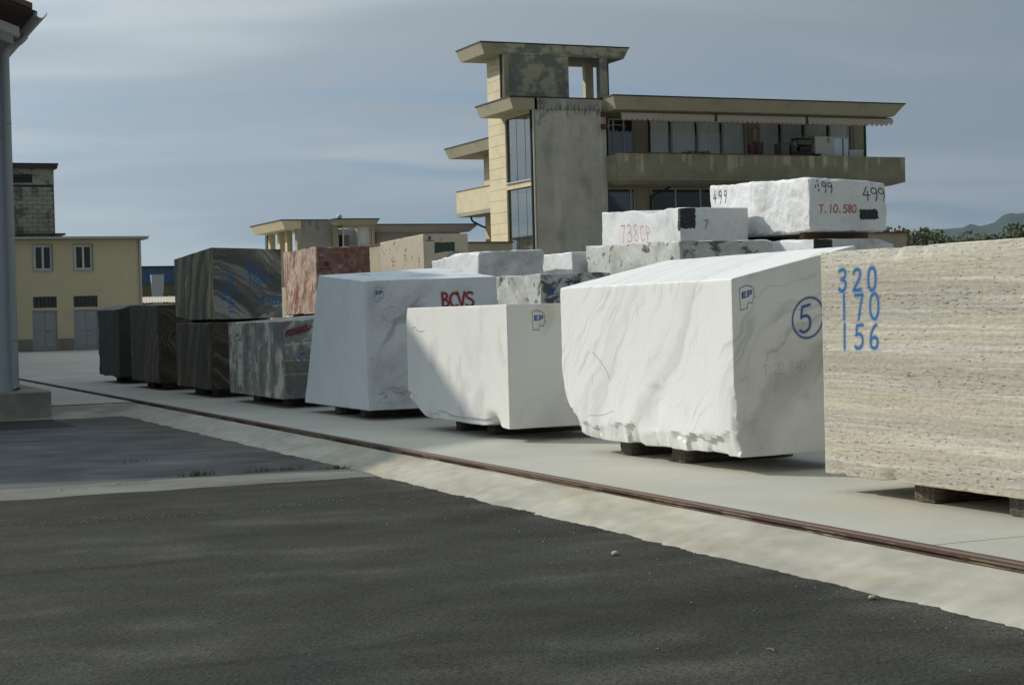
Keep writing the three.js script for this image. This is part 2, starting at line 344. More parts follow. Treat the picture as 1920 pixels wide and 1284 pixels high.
// ---------------------------------------------------------------- white shed at the left edge (its gable throws the long shadow)
{
  const t = thing('white_shed', 'white clad shed with gabled roof and downpipe at the left edge of the yard', 'building', [-4.1, -0.17, -44]);
  const T_clad = rep(dataTex(256, 256, (i, j, c) => { const n = pfbm(i / 256, j / 256, 4, 5), k = 1 + 0.05 * n; c[0] = 0.45 * k; c[1] = 0.48 * k; c[2] = 0.52 * k; }), 0.3);
  const clad = new THREE.MeshStandardMaterial({ map: T_clad, roughness: 0.5 });
  const ridgeX = -4.1, eaveY = 6.5, sl = 0.365, yAt = (x) => eaveY + sl * (4.25 - Math.max(x, 2 * ridgeX - x));
  // walls
  part('side_wall', [box(3.85, 3.95, 0.3, 6.45, -57, -30.3)], clad, t);
  part('side_wall', [box(-12.15, -12.05, 0.3, 6.45, -57, -30.3)], clad, t);
  const gable = (z) => { const P = [[-12.05, 0.3], [3.85, 0.3], [3.85, yAt(3.85) - 0.16], [ridgeX, yAt(ridgeX) - 0.16], [-12.05, yAt(-12.05) - 0.16]];
    const sh = new THREE.Shape(P.map((q) => new THREE.Vector2(...q))); const g = new THREE.ExtrudeGeometry(sh, { depth: 0.1, bevelEnabled: false }); g.translate(0, 0, z); return g; };
  part('gable_wall', gable(-30.42), clad, t); part('gable_wall', gable(-57), clad, t);
  for (let x = 3.1; x > -12; x -= 0.75) part('cladding_rib', box(x - 0.02, x + 0.02, 0.32, yAt(x) - 0.2, -30.32, -30.285), clad, t);
  for (const y of [3.57, 4.78]) part('girt', box(-12, 3.72, y - 0.03, y + 0.03, -30.32, -30.24), M.white, t);
  part('corner_post', box(3.84, 3.965, 0.3, 6.35, -30.45, -30.29), clad, t);
  // plinth, with a worn top arris
  {
    const g = box(-12.6, 4.45, -0.17, 0.29, -57.5, -30.0), cap = hexa(-12.6, 4.45, -57.5, -30.0, 0.29, -12.57, 4.42, -57.47, -30.03, 0.32);
    part('plinth', [g, cap], M.concrete, t);
  }
  // roof: two slopes, thick enough to show sheet and boards at the verge
  const slope = (xa, xb, dy0, dy1, z0, z1) => { const ya = yAt(xa), yb = yAt(xb); return quadGeo([
    [[xa, ya + dy0, z1], [xb, yb + dy0, z1], [xb, yb + dy1, z1], [xa, ya + dy1, z1]], [[xb, yb + dy0, z0], [xa, ya + dy0, z0], [xa, ya + dy1, z0], [xb, yb + dy1, z0]],
    [[xa, ya + dy1, z1], [xb, yb + dy1, z1], [xb, yb + dy1, z0], [xa, ya + dy1, z0]], [[xa, ya + dy0, z0], [xb, yb + dy0, z0], [xb, yb + dy0, z1], [xa, ya + dy0, z1]],
    [[xb, yb + dy0, z1], [xb, yb + dy0, z0], [xb, yb + dy1, z0], [xb, yb + dy1, z1]], [[xa, ya + dy0, z0], [xa, ya + dy0, z1], [xa, ya + dy1, z1], [xa, ya + dy1, z0]]]); };
  const timber = mat([0.075, 0.05, 0.032], 0.9), tile = mat([0.16, 0.10, 0.07], 0.9);
  const roof = part('roof', [slope(ridgeX, 4.12, 0.03, 0.12, -57.8, -28.5), slope(2 * ridgeX - 4.12, ridgeX, 0.03, 0.12, -57.8, -28.5)], tile, t);
  part('roof_boarding', [slope(ridgeX + 0.01, 4.2, -0.03, 0.027, -57.7, -28.56), slope(2 * ridgeX - 4.2, ridgeX - 0.01, -0.03, 0.027, -57.7, -28.56)], timber, t);
  for (let x = 3.35; x > ridgeX; x -= 0.9) part('rafter', slope(x - 0.07, x + 0.07, -0.20, -0.034, -34, -28.62), timber, t);
  part('bracket', slope(-2, 4.0, -0.36, -0.205, -29.35, -29.2), M.white, t);
  part('bracket', slope(-2, 4.0, -0.36, -0.205, -30.1, -29.95), M.white, t);
  // gutter and downpipe
  const gs = new THREE.Shape(); gs.absarc(0, 0, 0.095, Math.PI, 2 * Math.PI, false); gs.lineTo(0.085, 0); gs.absarc(0, 0, 0.083, 2 * Math.PI, Math.PI, true);
  const gg = new THREE.ExtrudeGeometry(gs, { depth: 29, bevelEnabled: false, curveSegments: 10 }); gg.translate(4.24, 6.50, -57.4);
  part('gutter', gg, M.gutter, t);
  part('downpipe', tube([[4.22, 6.40, -30.1], [4.14, 6.30, -30.12], [3.96, 6.20, -30.18], [3.885, 6.08, -30.2], [3.885, 5.7, -30.2], [3.885, 3, -30.2], [3.885, 0.44, -30.2], [3.91, 0.36, -30.16]], 0.062, 80, 14), mat([0.36, 0.385, 0.38], 0.5), t);
  for (const y of [1.2, 3.0, 4.9]) part('pipe_clip', new THREE.TorusGeometry(0.066, 0.012, 6, 18).rotateX(Math.PI / 2).translate(3.885, y, -30.2), M.gutter, t);
}

// the taller hall that stands behind the shed, left of the frame: it shades the far end of the yard
{
  const t = thing('tall_hall', 'tall grey concrete hall standing behind the white shed', 'building', [-5, 0, -92]);
  part('wall', box(-14, 3.9, 0, 11.6, -122, -58.5), M.concrete, t);
  part('roof_slab', box(-14.3, 4.2, 11.602, 11.9, -122.3, -58.2), M.concrete, t);
}
// ---------------------------------------------------------------- office building
const frust = (x0, x1, z0, z1, yt, h, l, r, n, f) => hexa(x0 + l, x1 - r, z0 + f, z1 - n, yt - h, x0, x1, z0, z1, yt);
const flash = (x0, x1, z0, z1, y) => box(x0 - 0.025, x1 + 0.025, y, y + 0.06, z0 - 0.02, z1 + 0.02);
function uvFace(x0, x1, y0, y1) { return (g) => { const p = g.attributes.position, u = g.attributes.uv, n = g.attributes.normal; for (let i = 0; i < p.count; i++) if (Math.abs(n.getZ(i)) > 0.9) u.setXY(i, (p.getX(i) - x0) / (x1 - x0), (p.getY(i) - y0) / (y1 - y0)); else u.setXY(i, 0.5 + 0.02 * p.getZ(i), (p.getY(i) - y0) / (y1 - y0)); }; }
// a window: frame with bars and panes, standing in the plane z (facing +z)
function windowZ(parent, x0, x1, y0, y1, z, splits, fw, frameMat, glassMat, name = 'window', depth = 0.07, rails = []) {
  const gs = [box(x0, x1, y0, y0 + fw, z - depth, z), box(x0, x1, y1 - fw, y1, z - depth, z), box(x0, x0 + fw, y0 + fw, y1 - fw, z - depth, z), box(x1 - fw, x1, y0 + fw, y1 - fw, z - depth, z)];
  const xs = [x0 + fw, ...splits, x1 - fw], e = fw * 0.5;
  for (const s of splits) gs.push(box(s - e, s + e, y0 + fw, y1 - fw, z - depth, z));
  const ys = [y0 + fw, ...rails, y1 - fw];
  for (const r of rails) gs.push(box(x0 + fw, x1 - fw, r - e, r + e, z - depth + 0.004, z - 0.004));
  const f = part(name, gs, frameMat, parent);
  for (let i = 0; i < xs.length - 1; i++) for (let j = 0; j < ys.length - 1; j++) part('pane', quadGeo([[[xs[i], ys[j], z - depth / 2], [xs[i + 1], ys[j], z - depth / 2], [xs[i + 1], ys[j + 1], z - depth / 2], [xs[i], ys[j + 1], z - depth / 2]]]), glassMat, f);
  return f;
}
const office = thing('office_building', 'concrete office block with stair tower, deep eaves and long balcony behind the blocks', 'building', [41, 0, -76]);
{
  // own surfaces: stained render of the stair tower, patchy upper tower, streaked balcony front
  const T_tower = dataTex(512, 1024, (i, j, c) => {
    const u = i / 512, v = j / 1024, x = u * 3.53, y = v * 11;
    const n = fbm(x * 1.2, y * 0.9, 1, 6), f = fbm(x * 9, y * 9, 2, 3), s = fbm(x * 2.6, y * 0.16, 5, 4);
    let k = 1 + 0.16 * n + 0.10 * f;
    const pale = sm(0.15, 0.6, s) * sm(2, 8, y) * 0.22;
    const top = sm(10.1, 10.42, y + 0.25 * fbm(x * 6, 1, 3, 4)) * sm(10.9, 10.45, y) * sm(0.1, 0.5, fbm(x * 9, y * 2, 7, 3) + 0.25);
    const corner = sm(0.75, 0.1, x) * sm(9.4, 10.3, y + 0.5 * n) * sm(-0.2, 0.4, fbm(x * 5, y * 3, 9, 4));
    const dk = Math.max(top * 0.55, corner * 0.7), moss = sm(0.1, 0.7, fbm(x * 1.1, y * 0.5, 12, 5)) * 0.22, band = y > 10.45 ? 0.25 : 0;
    k *= (1 - dk) * (1 - moss) * (1 - band); k *= 1 + pale;
    c[0] = 0.455 * k; c[1] = 0.43 * k; c[2] = 0.36 * k;
  });
  const T_upper = dataTex(512, 256, (i, j, c) => {
    const x = i / 512 * 5.4, y = j / 256 * 2.5;
    const p = fbm(x * 1.1, y * 1.3, 4, 6) + 0.45 * fbm(x * 3.7, y * 2.9, 7, 5) + 0.30 * sm(1.5, 2.3, y) + 0.06 + (Math.abs((y % 0.5) - 0.25) > 0.235 ? 0.25 : 0), n = fbm(x * 7, y * 7, 2, 4), d = sm(-0.14, 0.50, p) * (0.82 + 0.2 * n);
    const k = 1 + 0.16 * n;
    c[0] = mix(0.46, 0.17, d) * k; c[1] = mix(0.42, 0.17, d) * k; c[2] = mix(0.28, 0.15, d) * k;
  });
  const T_balc = dataTex(1536, 128, (i, j, c) => {
    const x = i / 1536 * 15.6, y = j / 128 * 1.25;
    const n = fbm(x * 1.5, y * 1.5, 8, 5), f = fbm(x * 8, y * 8, 3, 3), d = N(x * 1.3, 0.5, 3.3) * 0.45 + N(x * 4.1, 0.5, 8.1) * 0.75;
    const reach = 0.3 + 0.9 * clamp(0.5 + N(x * 1.3, 7, 1));
    const st = 0.9 * sm(0.06, 0.36, d + 0.08 * f) * sm(reach, reach * 0.5, 1.25 - y) * (0.55 + 0.45 * sm(0, 0.3, N(x * 0.5, 2, 5) + 0.2)), rust = sm(0.1, 0.4, N(x * 0.9, 4, 4));
    const line = y < 0.2 && y > 0.165 ? 0.8 : 1, k = (1 + 0.2 * n + 0.1 * f) * line;
    c[0] = mix(0.25, 0.50, st) * k; c[1] = mix(0.232, mix(0.44, 0.32, rust), st) * k; c[2] = mix(0.155, mix(0.29, 0.17, rust), st) * k;
  });
  const mTower = new THREE.MeshStandardMaterial({ map: T_tower, roughness: 0.92, bumpMap: T_tower, bumpScale: 0.006 });
  const mUpper = new THREE.MeshStandardMaterial({ map: T_upper, roughness: 0.92 });
  const mBalc = new THREE.MeshStandardMaterial({ map: T_balc, roughness: 0.9 });

  // lower stair tower
  part('tower_wall', box(31.6, 35.13, 0, 10.95, -69.35, -69.1), mTower, office, uvFace(31.6, 35.13, 0, 11));
  part('tower_wall', [box(34.9, 35.13, 0, 10.95, -74.43, -69.35)], M.concrete, office); part('tower_wall', box(31.85, 34.9, 0, 10.95, -74.43, -74.2), mat([0.55, 0.57, 0.55], 0.9), office);
  part('stair_lining', [box(34.86, 34.896, 0, 10.4, -74.19, -69.36)], mat([0.55, 0.57, 0.55], 0.9), office);
  part('tower_pillar', [box(31.6, 31.85, 0, 10.45, -69.5, -69.352)], M.cream, office);
  part('tower_beam', box(31.6, 31.85, 7.1, 7.36, -72.43, -69.5), M.cream, office);
  part('window_sill', box(31.5, 31.86, 7.362, 7.40, -72.43, -69.5), M.white, office);
  part('tower_beam', box(31.6, 31.85, 10.36, 10.45, -72.43, -69.5), M.cream, office);
  part('tower_beam', box(31.6, 31.85, 0, 2.4, -72.43, -69.5), M.cream, office);
  // cream side wall of separate courses with open joints
  part('side_wall', box(31.64, 31.85, 0, 13.38, -74.43, -72.43), M.olive, office);
  for (let k = 0, y = 0; y < 13.36; k++) { const h = 0.5 + (k % 5 === 2 ? 0.06 : 0), y1 = Math.min(y + h - 0.014, 13.37); part('wall_course', box(31.6, 31.638, y, y1, -74.44, -72.45), M.cream, office); y += h; }
  // stair windows facing the yard
  for (const [y0, y1] of [[2.4, 7.1], [7.4, 10.36]]) {
    const zs = [-72.41, -71.42, -70.46, -69.51], fr = [];
    for (const z of [zs[0], zs[3]]) fr.push(box(31.68, 31.74, y0, y1, z - 0.02, z + 0.02));
    for (const z of [zs[1], zs[2]]) fr.push(box(31.70, 31.72, y0, y1, z - 0.005, z + 0.005));
    fr.push(box(31.68, 31.74, y0, y0 + 0.05, zs[0] + 0.03, zs[3] - 0.03), box(31.68, 31.74, y1 - 0.05, y1, zs[0] + 0.03, zs[3] - 0.03));
    const w = part('stair_window', fr, mat([0.05, 0.055, 0.05], 0.5), office);
    for (let i = 0; i < 3; i++) part('pane', quadGeo([[[31.71, y0 + 0.05, zs[i] + 0.01], [31.71, y0 + 0.05, zs[i + 1] - 0.01], [31.71, y1 - 0.05, zs[i + 1] - 0.01], [31.71, y1 - 0.05, zs[i] + 0.01]]]), M.stairglass, w);
  }
  part('window_reveal', [box(31.62, 31.85, 2.4, 7.1, -72.44, -72.41), box(31.62, 31.85, 7.4, 10.36, -72.44, -72.41)], M.olive, office);
  // stair inside, seen through the glass
  {
    const g = [], x0 = 32.5, x1 = 33.6;
    for (let i = 0; i < 9; i++) { const z = -71.6 + i * 0.26, y = 4.55 + i * 0.175; g.push(box(x0, x1, y, y + 0.045, z - 0.03, z + 0.29), box(x0, x1, y - 0.17, y, z - 0.02, z + 0.02)); }
    g.push(hexa(x0 - 0.06, x0, -71.75, -71.2, 4.1, x0 - 0.06, x0, -71.75, -71.2, 4.5));
    g.push(quadGeo([[[x0 - 0.05, 4.1, -71.25], [x0 - 0.05, 5.5, -69.4], [x0 - 0.05, 6.0, -69.4], [x0 - 0.05, 4.55, -71.6]]]), box(x0, x1, 4.38, 4.52, -73.6, -71.55));
    part('staircase', g, mat([0.62, 0.64, 0.62], 0.6), office);
    part('landing', [box(31.9, 34.88, 7.08, 7.3, -74.18, -72.5)], M.concrete, office);
  }
  // lower roof of the tower
  part('tower_roof', [frust(30.39, 35.14, -73.05, -69.1, 10.95, 0.5, 0.16, 0, 0, 0.16)], M.olive, office);
  part('tower_fascia', box(31.72, 35.13, 10.46, 10.949, -69.1, -69.085), mTower, office, uvFace(31.6, 35.13, 0, 11));
  part('roof_edge', flash(30.39, 35.14, -73.05, -69.1, 10.952), M.edge, office);
  // upper tower: solid part, open loggia and its posts
  part('upper_wall', box(31.61, 34.95, 11.01, 13.38, -72.68, -72.49), mUpper, office, uvFace(31.6, 37, 11, 13.5));
  part('upper_wall', [box(34.72, 34.95, 11.01, 13.38, -74.5, -72.685), box(31.85, 34.72, 11.01, 13.38, -74.5, -74.3)], M.olive, office);
  part('corner_pillar', box(36.59, 37.0, 10.9, 13.38, -72.85, -72.49), mUpper, office, uvFace(31.6, 37, 11, 13.5));
  part('back_pillar', box(36.67, 37.1, 10.9, 13.38, -74.5, -74.2), M.cream, office);
  part('upper_roof', [frust(30.5, 38.18, -75.55, -72.492, 13.9, 0.518, 0.17, 0.3, 0, 0.17)], M.olive, office);
  part('upper_fascia', hexa(31.62, 37.86, -72.491, -72.475, 13.383, 31.62, 38.16, -72.491, -72.475, 13.898), mUpper, office, uvFace(31.6, 37, 11, 13.5));
  part('roof_edge', flash(30.5, 38.18, -75.55, -72.49, 13.9), M.edge, office);
  part('terrace_floor', box(31.7, 37.2, 10.62, 10.9, -72.8, -69.4), M.concrete, office);
  // pipes on the tower
  part('downpipe', bar([31.53, 11.02, -72.62], [31.53, 13.38, -72.62], 0.055), M.pipe, office);
  part('downpipe', bar([31.54, 0, -69.42], [31.54, 10.45, -69.42], 0.06), M.pipe, office);
  part('downpipe', bar([31.55, 0, -69.17], [31.55, 10.45, -69.17], 0.045), M.frame, office);
  part('downpipe', bar([37.06, 10.9, -72.6], [37.06, 13.38, -72.6], 0.055), M.pipe, office);
  // rusty brackets
  for (const y of [10.28, 9.72]) part('bracket', box(34.86, 35.06, y - 0.11, y + 0.11, -69.1, -68.95), M.rust, office);
  part('cable', tube([[34.95, 9.7, -68.95], [35.4, 9.82, -69.1], [35.9, 9.86, -69.3], [36.3, 9.8, -69.4]], 0.014, 20, 5), M.frame, office);

  // main wing: floors, roof
  part('main_roof', [frust(34.97, 50.8, -76, -68, 11.0, 0.56, 0.22, 0.5, 0.22, 0)], M.olive, office);
  part('rear_roof', [frust(36.5, 50.8, -92.6, -76.004, 11.0, 0.56, 0.2, 0.5, 0, 0.2)], M.olive, office);
  part('roof_edge', [flash(34.97, 50.8, -75.98, -68, 11.002), flash(36.5, 50.8, -92.6, -76.02, 11.002)], M.edge, office);
  part('back_wall', [box(38.4, 50.5, 0, 10.43, -90.5, -90.2), box(50.25, 50.5, 0, 10.43, -90.2, -71.3), box(38.2, 38.4, 0, 10.43, -90.5, -78)], M.olive, office);
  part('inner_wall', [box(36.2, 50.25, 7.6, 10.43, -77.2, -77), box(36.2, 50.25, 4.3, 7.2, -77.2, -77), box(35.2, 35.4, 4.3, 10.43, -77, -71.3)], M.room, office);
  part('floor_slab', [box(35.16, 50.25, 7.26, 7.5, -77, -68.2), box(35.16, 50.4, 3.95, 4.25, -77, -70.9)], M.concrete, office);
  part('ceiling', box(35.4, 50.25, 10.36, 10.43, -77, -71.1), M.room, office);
  // window wall, upper floor
  const Z = -71;
  const pil = [[37.55, 38.28], [43.70, 44.37], [49.85, 50.5]];
  for (const [a, b] of pil) { part('pillar', box(a, b, 7.5, 10.43, Z - 0.3, Z + 0.06), M.olive, office); part('pillar', box(a, b, 0.0, 7.25, Z - 0.3, Z + 0.06), M.olive, office); }
  part('downpipe', bar([38.31, 7.5, Z + 0.1], [38.31, 10.4, Z + 0.1], 0.05), M.pipe, office);
  part('downpipe', bar([50.52, 7.5, Z + 0.05], [50.52, 10.42, Z + 0.05], 0.07), M.greenpipe, office);
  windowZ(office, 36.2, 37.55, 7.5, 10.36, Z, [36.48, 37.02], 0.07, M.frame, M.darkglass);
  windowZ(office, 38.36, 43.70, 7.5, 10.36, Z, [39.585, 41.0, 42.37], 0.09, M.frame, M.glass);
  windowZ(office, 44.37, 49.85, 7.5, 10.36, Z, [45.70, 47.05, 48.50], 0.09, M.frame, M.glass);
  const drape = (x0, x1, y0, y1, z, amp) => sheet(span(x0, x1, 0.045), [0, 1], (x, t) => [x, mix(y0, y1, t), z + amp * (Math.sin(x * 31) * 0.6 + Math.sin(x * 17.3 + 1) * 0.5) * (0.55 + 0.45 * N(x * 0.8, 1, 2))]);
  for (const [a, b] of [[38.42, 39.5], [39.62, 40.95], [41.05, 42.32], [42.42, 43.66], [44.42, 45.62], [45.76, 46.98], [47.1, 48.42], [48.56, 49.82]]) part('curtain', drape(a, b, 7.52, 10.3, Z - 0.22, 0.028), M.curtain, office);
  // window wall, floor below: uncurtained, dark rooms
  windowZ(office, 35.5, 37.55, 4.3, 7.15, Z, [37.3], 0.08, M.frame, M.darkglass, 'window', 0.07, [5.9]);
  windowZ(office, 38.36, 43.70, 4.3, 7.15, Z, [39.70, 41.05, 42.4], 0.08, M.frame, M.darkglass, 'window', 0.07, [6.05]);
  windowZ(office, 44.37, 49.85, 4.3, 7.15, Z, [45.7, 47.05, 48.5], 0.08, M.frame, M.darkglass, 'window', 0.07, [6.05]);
  part('lower_wall', box(35.2, 50.5, 0, 3.95, Z - 0.25, Z), M.olive, office);
  part('drainpipe', tube([[38.9, 7.24, -69.8], [38.85, 7.05, -70.2], [38.35, 6.75, -70.85], [38.3, 6.5, -70.87], [38.3, 3, -70.87]], 0.055, 30, 8), M.pipe, office);
  // balcony
  const bal = part('balcony', box(35.1, 50.72, 7.255, 8.45, -68.16, -68.0), mBalc, office, uvFace(35.1, 50.72, 7.2, 8.45));
  part('balcony_side', box(50.56, 50.72, 7.255, 8.45, -70.9, -68.162), mBalc, office); part('balcony_side', hexa(35.1, 35.26, -69.08, -68.162, 7.255, 35.1, 35.26, -69.08, -68.162, 8.4), mBalc, office);
  part('balcony_soffit', hexa(35.6, 50.3, -70.95, -68.6, 7.12, 35.12, 50.7, -70.95, -68.02, 7.252), M.olive, office);
  part('coping', box(35.5, 45.3, 8.452, 8.49, -68.2, -67.97), M.coping, bal);
  part('wall_lamp', box(43.95, 44.17, 9.42, 10.0, Z + 0.06, Z + 0.18), mat([0.55, 0.47, 0.30], 0.5), office);
  // rear balcony and its wall, seen past the tower
  part('rear_balcony', box(36.78, 36.94, 7.22, 8.45, -91.6, -74.6), M.cream, office);
  part('rear_balcony_floor', box(36.78, 38.2, 7.0, 7.219, -91.6, -74.6), M.olive, office);
  part('coping', box(36.75, 36.97, 8.452, 8.49, -91.62, -74.6), M.coping, office);
  part('rear_pillar', box(38.16, 38.6, 0, 10.43, -90.7, -89.9), M.cream, office);
  windowZ(office, 38.7, 50, 7.5, 10.3, -90.19, [41, 44, 47], 0.1, M.frame, M.darkglass, 'rear_window');
  part('drainpipe', tube([[37.4, 7.0, -91.0], [37.5, 6.75, -91.0], [38.0, 6.45, -90.8], [38.2, 6.36, -90.7]], 0.06, 20, 8), M.pipe, office);
}
// three awnings rolled up under the eave
[[35.72, 40.58, 'leftmost of the three rolled cream awnings, beside the stair tower'], [40.74, 45.58, 'middle one of the three rolled cream awnings above the balcony'], [45.72, 50.6, 'rightmost of the three rolled cream awnings, torn at its end']].forEach(([x0, x1, label], i) => {
  const t = thing('awning', label, 'awning', [(x0 + x1) / 2, 10.1, -69], 'awnings above the balcony');
  part('cassette', [box(x0, x1, 10.36, 10.44, -69.02, -68.86), bar([x0, 10.38, -68.83], [x1, 10.38, -68.83], 0.05)], M.cassette, t);
  part('front_rail', bar([x0, 10.33, -68.74], [x1, 10.33, -68.74], 0.028), M.white, t);
  const n = Math.round((x1 - x0) / 0.27), p = [];
  const g = sheet(span(x0, x1, (x1 - x0) / (n * 8)), span(0, 1, 0.25), (x, q) => {
    const a = ((x - x0) / (x1 - x0)) * n, d = 0.19 + 0.12 * Math.abs(Math.sin(a * Math.PI)), fray = i === 2 && x > x1 - 0.5 ? 0.10 * (x - x1 + 0.5) / 0.5 + 0.03 * N(x * 20, 1, 1) : 0;
    return [x, 10.31 - q * (d - fray), -68.72 + 0.015 * Math.sin(x * 3 + q)];
  });
  part('valance', g, M.awning, t);
  part('arm', [bar([x0 + 0.25, 10.36, -68.9], [x0 + 1.6, 10.36, -70.0], 0.025), bar([x1 - 0.25, 10.36, -68.9], [x1 - 1.6, 10.36, -70.0], 0.025)], M.frame, t);
});
// things left on the balcony, standing on its floor (7.5 m) against the parapet
{
  const pot = (x, r, h, label) => { const t = thing('flower_pot', label, 'flower pot', [x, 7.5, -68.75], 'pots on the balcony');
    part('pot', new THREE.LatheGeometry([[0, 0], [r * 0.78, 0], [r, h - 0.12], [r + 0.03, h - 0.1], [r + 0.03, h], [r - 0.03, h], [r - 0.05, h - 0.1], [0, h - 0.12]].map((q) => new THREE.Vector2(...q)), 18).translate(x, 7.5, -68.75), mat([0.085, 0.03, 0.03], 0.8), t);
    part('soil', new THREE.CylinderGeometry(r - 0.05, r - 0.06, 0.02, 16).translate(x, 7.5 + h - 0.09, -68.75), M.dark, t); };
  pot(42.55, 0.17, 1.5, 'smaller dark red pot on the balcony, left one of the pair'); pot(42.93, 0.25, 1.62, 'larger dark red pot on the balcony, right one of the pair');
  let t = thing('grey_box', 'plain dark grey box on the balcony left of the black machine', 'box', [44.35, 7.5, -68.9]);
  part('body', box(44.1, 44.55, 7.5, 9.06, -69.2, -68.6), mat([0.11, 0.105, 0.09], 0.8), t); part('lid', box(44.08, 44.57, 9.063, 9.1, -69.22, -68.58), mat([0.07, 0.07, 0.06], 0.8), t);
  t = thing('old_stove', 'black worn machine with open front and thin top on the balcony', 'machine', [45.35, 7.5, -68.9]);
  const bk = mat([0.022, 0.022, 0.023], 0.55), gy = mat([0.16, 0.17, 0.18], 0.6);
  part('body', [box(44.95, 45.95, 7.5, 8.7, -69.3, -68.6), box(44.72, 44.98, 8.3, 9.0, -69.2, -68.7)], bk, t);
  part('side_panel', hexa(44.74, 45.02, -69.3, -68.75, 8.7, 44.95, 45.05, -69.3, -68.75, 9.22), gy, t);
  part('hood', box(45.1, 45.9, 9.05, 9.28, -69.3, -68.7), mat([0.09, 0.075, 0.045], 0.6), t);
  part('top_plate', box(45.05, 45.98, 9.34, 9.38, -69.35, -68.6), mat([0.10, 0.11, 0.09], 0.6), t);
  part('post', [box(45.12, 45.17, 8.7, 9.34, -69.28, -69.2), box(45.84, 45.9, 8.7, 9.34, -69.28, -69.2)], bk, t);
  part('drum', new THREE.CylinderGeometry(0.16, 0.16, 0.5, 16).rotateZ(Math.PI / 2).translate(45.5, 8.85, -68.9), bk, t);
  part('tray', hexa(44.66, 46.05, -68.7, -68.4, 8.47, 44.66, 46.2, -68.7, -68.3, 8.58), bk, t);
  t = thing('metal_cabinet', 'tall white metal cabinet with rust stain on the balcony', 'cabinet', [46.6, 7.5, -68.9]);
  const T_rust = dataTex(128, 128, (i, j, c) => { const u = i / 128, v = j / 128, n = fbm(u * 5, v * 5, 1, 4), r = sm(0.25, 0.0, Math.hypot((u - 0.72) * 1.6, (v - 0.93) * 1.4) + 0.12 * n); c[0] = mix(0.42, 0.30, r); c[1] = mix(0.41, 0.15, r); c[2] = mix(0.36, 0.03, r); });
  part('body', box(46.02, 47.05, 7.5, 9.4, -69.35, -68.62), new THREE.MeshStandardMaterial({ map: T_rust, roughness: 0.6 }), t, uvFace(46.02, 47.05, 7.9, 9.4));
  part('top', box(45.95, 47.9, 9.403, 9.43, -69.4, -68.6), M.white, t); part('top_board', box(45.95, 46.55, 9.433, 9.46, -69.3, -68.7), M.dark, t);
  t = thing('white_cupboard', 'pale blue white cupboard with dark door gap beside the rusty cabinet', 'cabinet', [47.5, 7.5, -68.9]);
  const wb = mat([0.50, 0.54, 0.62], 0.5);
  part('body', box(47.07, 47.9, 7.5, 9.40, -69.35, -68.68), mat([0.05, 0.05, 0.055], 0.7), t); part('door', box(47.08, 47.56, 7.55, 9.38, -68.678, -68.64), wb, t); part('door', box(47.64, 47.9, 7.55, 9.38, -68.678, -68.64), wb, t);
  t = thing('white_box', 'low white box on the balcony right of the cupboards', 'box', [48.3, 7.5, -68.9]);
  part('body', box(47.96, 48.72, 7.5, 8.78, -69.2, -68.6), mat([0.46, 0.46, 0.46], 0.6), t); part('lid', box(47.94, 48.74, 8.782, 8.82, -69.22, -68.58), M.white, t);
  // dried plants in a trough along the parapet
  const g = []; for (let i = 0; i < 140; i++) { const x = 38.6 + rnd() * 1.4, y = 8.44 + rnd() * 0.16, a = rnd() * 6; g.push(new THREE.PlaneGeometry(0.03 + rnd() * 0.03, 0.1).rotateZ(a).rotateY(a * 2).translate(x, y, -68.45 + rnd() * 0.2)); }
  t = thing('planter', 'dried plants in a trough behind the balcony parapet', 'planter', [39.3, 7.5, -68.4]);
  part('trough', box(38.55, 40.05, 8.2, 8.42, -68.5, -68.2), M.dark, t); part('leaves', g, new THREE.MeshStandardMaterial({ color: col(0.10, 0.09, 0.05), side: THREE.DoubleSide }), t);
}
// flat-roofed annexes in front of the office
{
  let t = thing('terrace_annex', 'low olive annex with red brown coping at the foot of the stair tower', 'building', [26, 0, -68]);
  part('wall', box(23.4, 28.98, 0, 4.38, -68.9, -66), M.olive, t); part('coping', box(23.35, 29.03, 4.382, 4.44, -68.95, -65.95), M.coping, t);
  t = thing('flat_roof_annex', 'low tan flat roofed annex behind the right end of the stacked blocks', 'building', [41, 0, -63]);
  part('wall', box(36.5, 44.75, 0, 4.38, -65.5, -60), new THREE.MeshStandardMaterial({ map: wallTex([0.34, 0.285, 0.20], 0.06, 0.08, 256), roughness: 0.9 }), t); part('roof_edge', box(36.45, 44.83, 4.382, 4.45, -65.55, -59.93), M.coping, t);
}

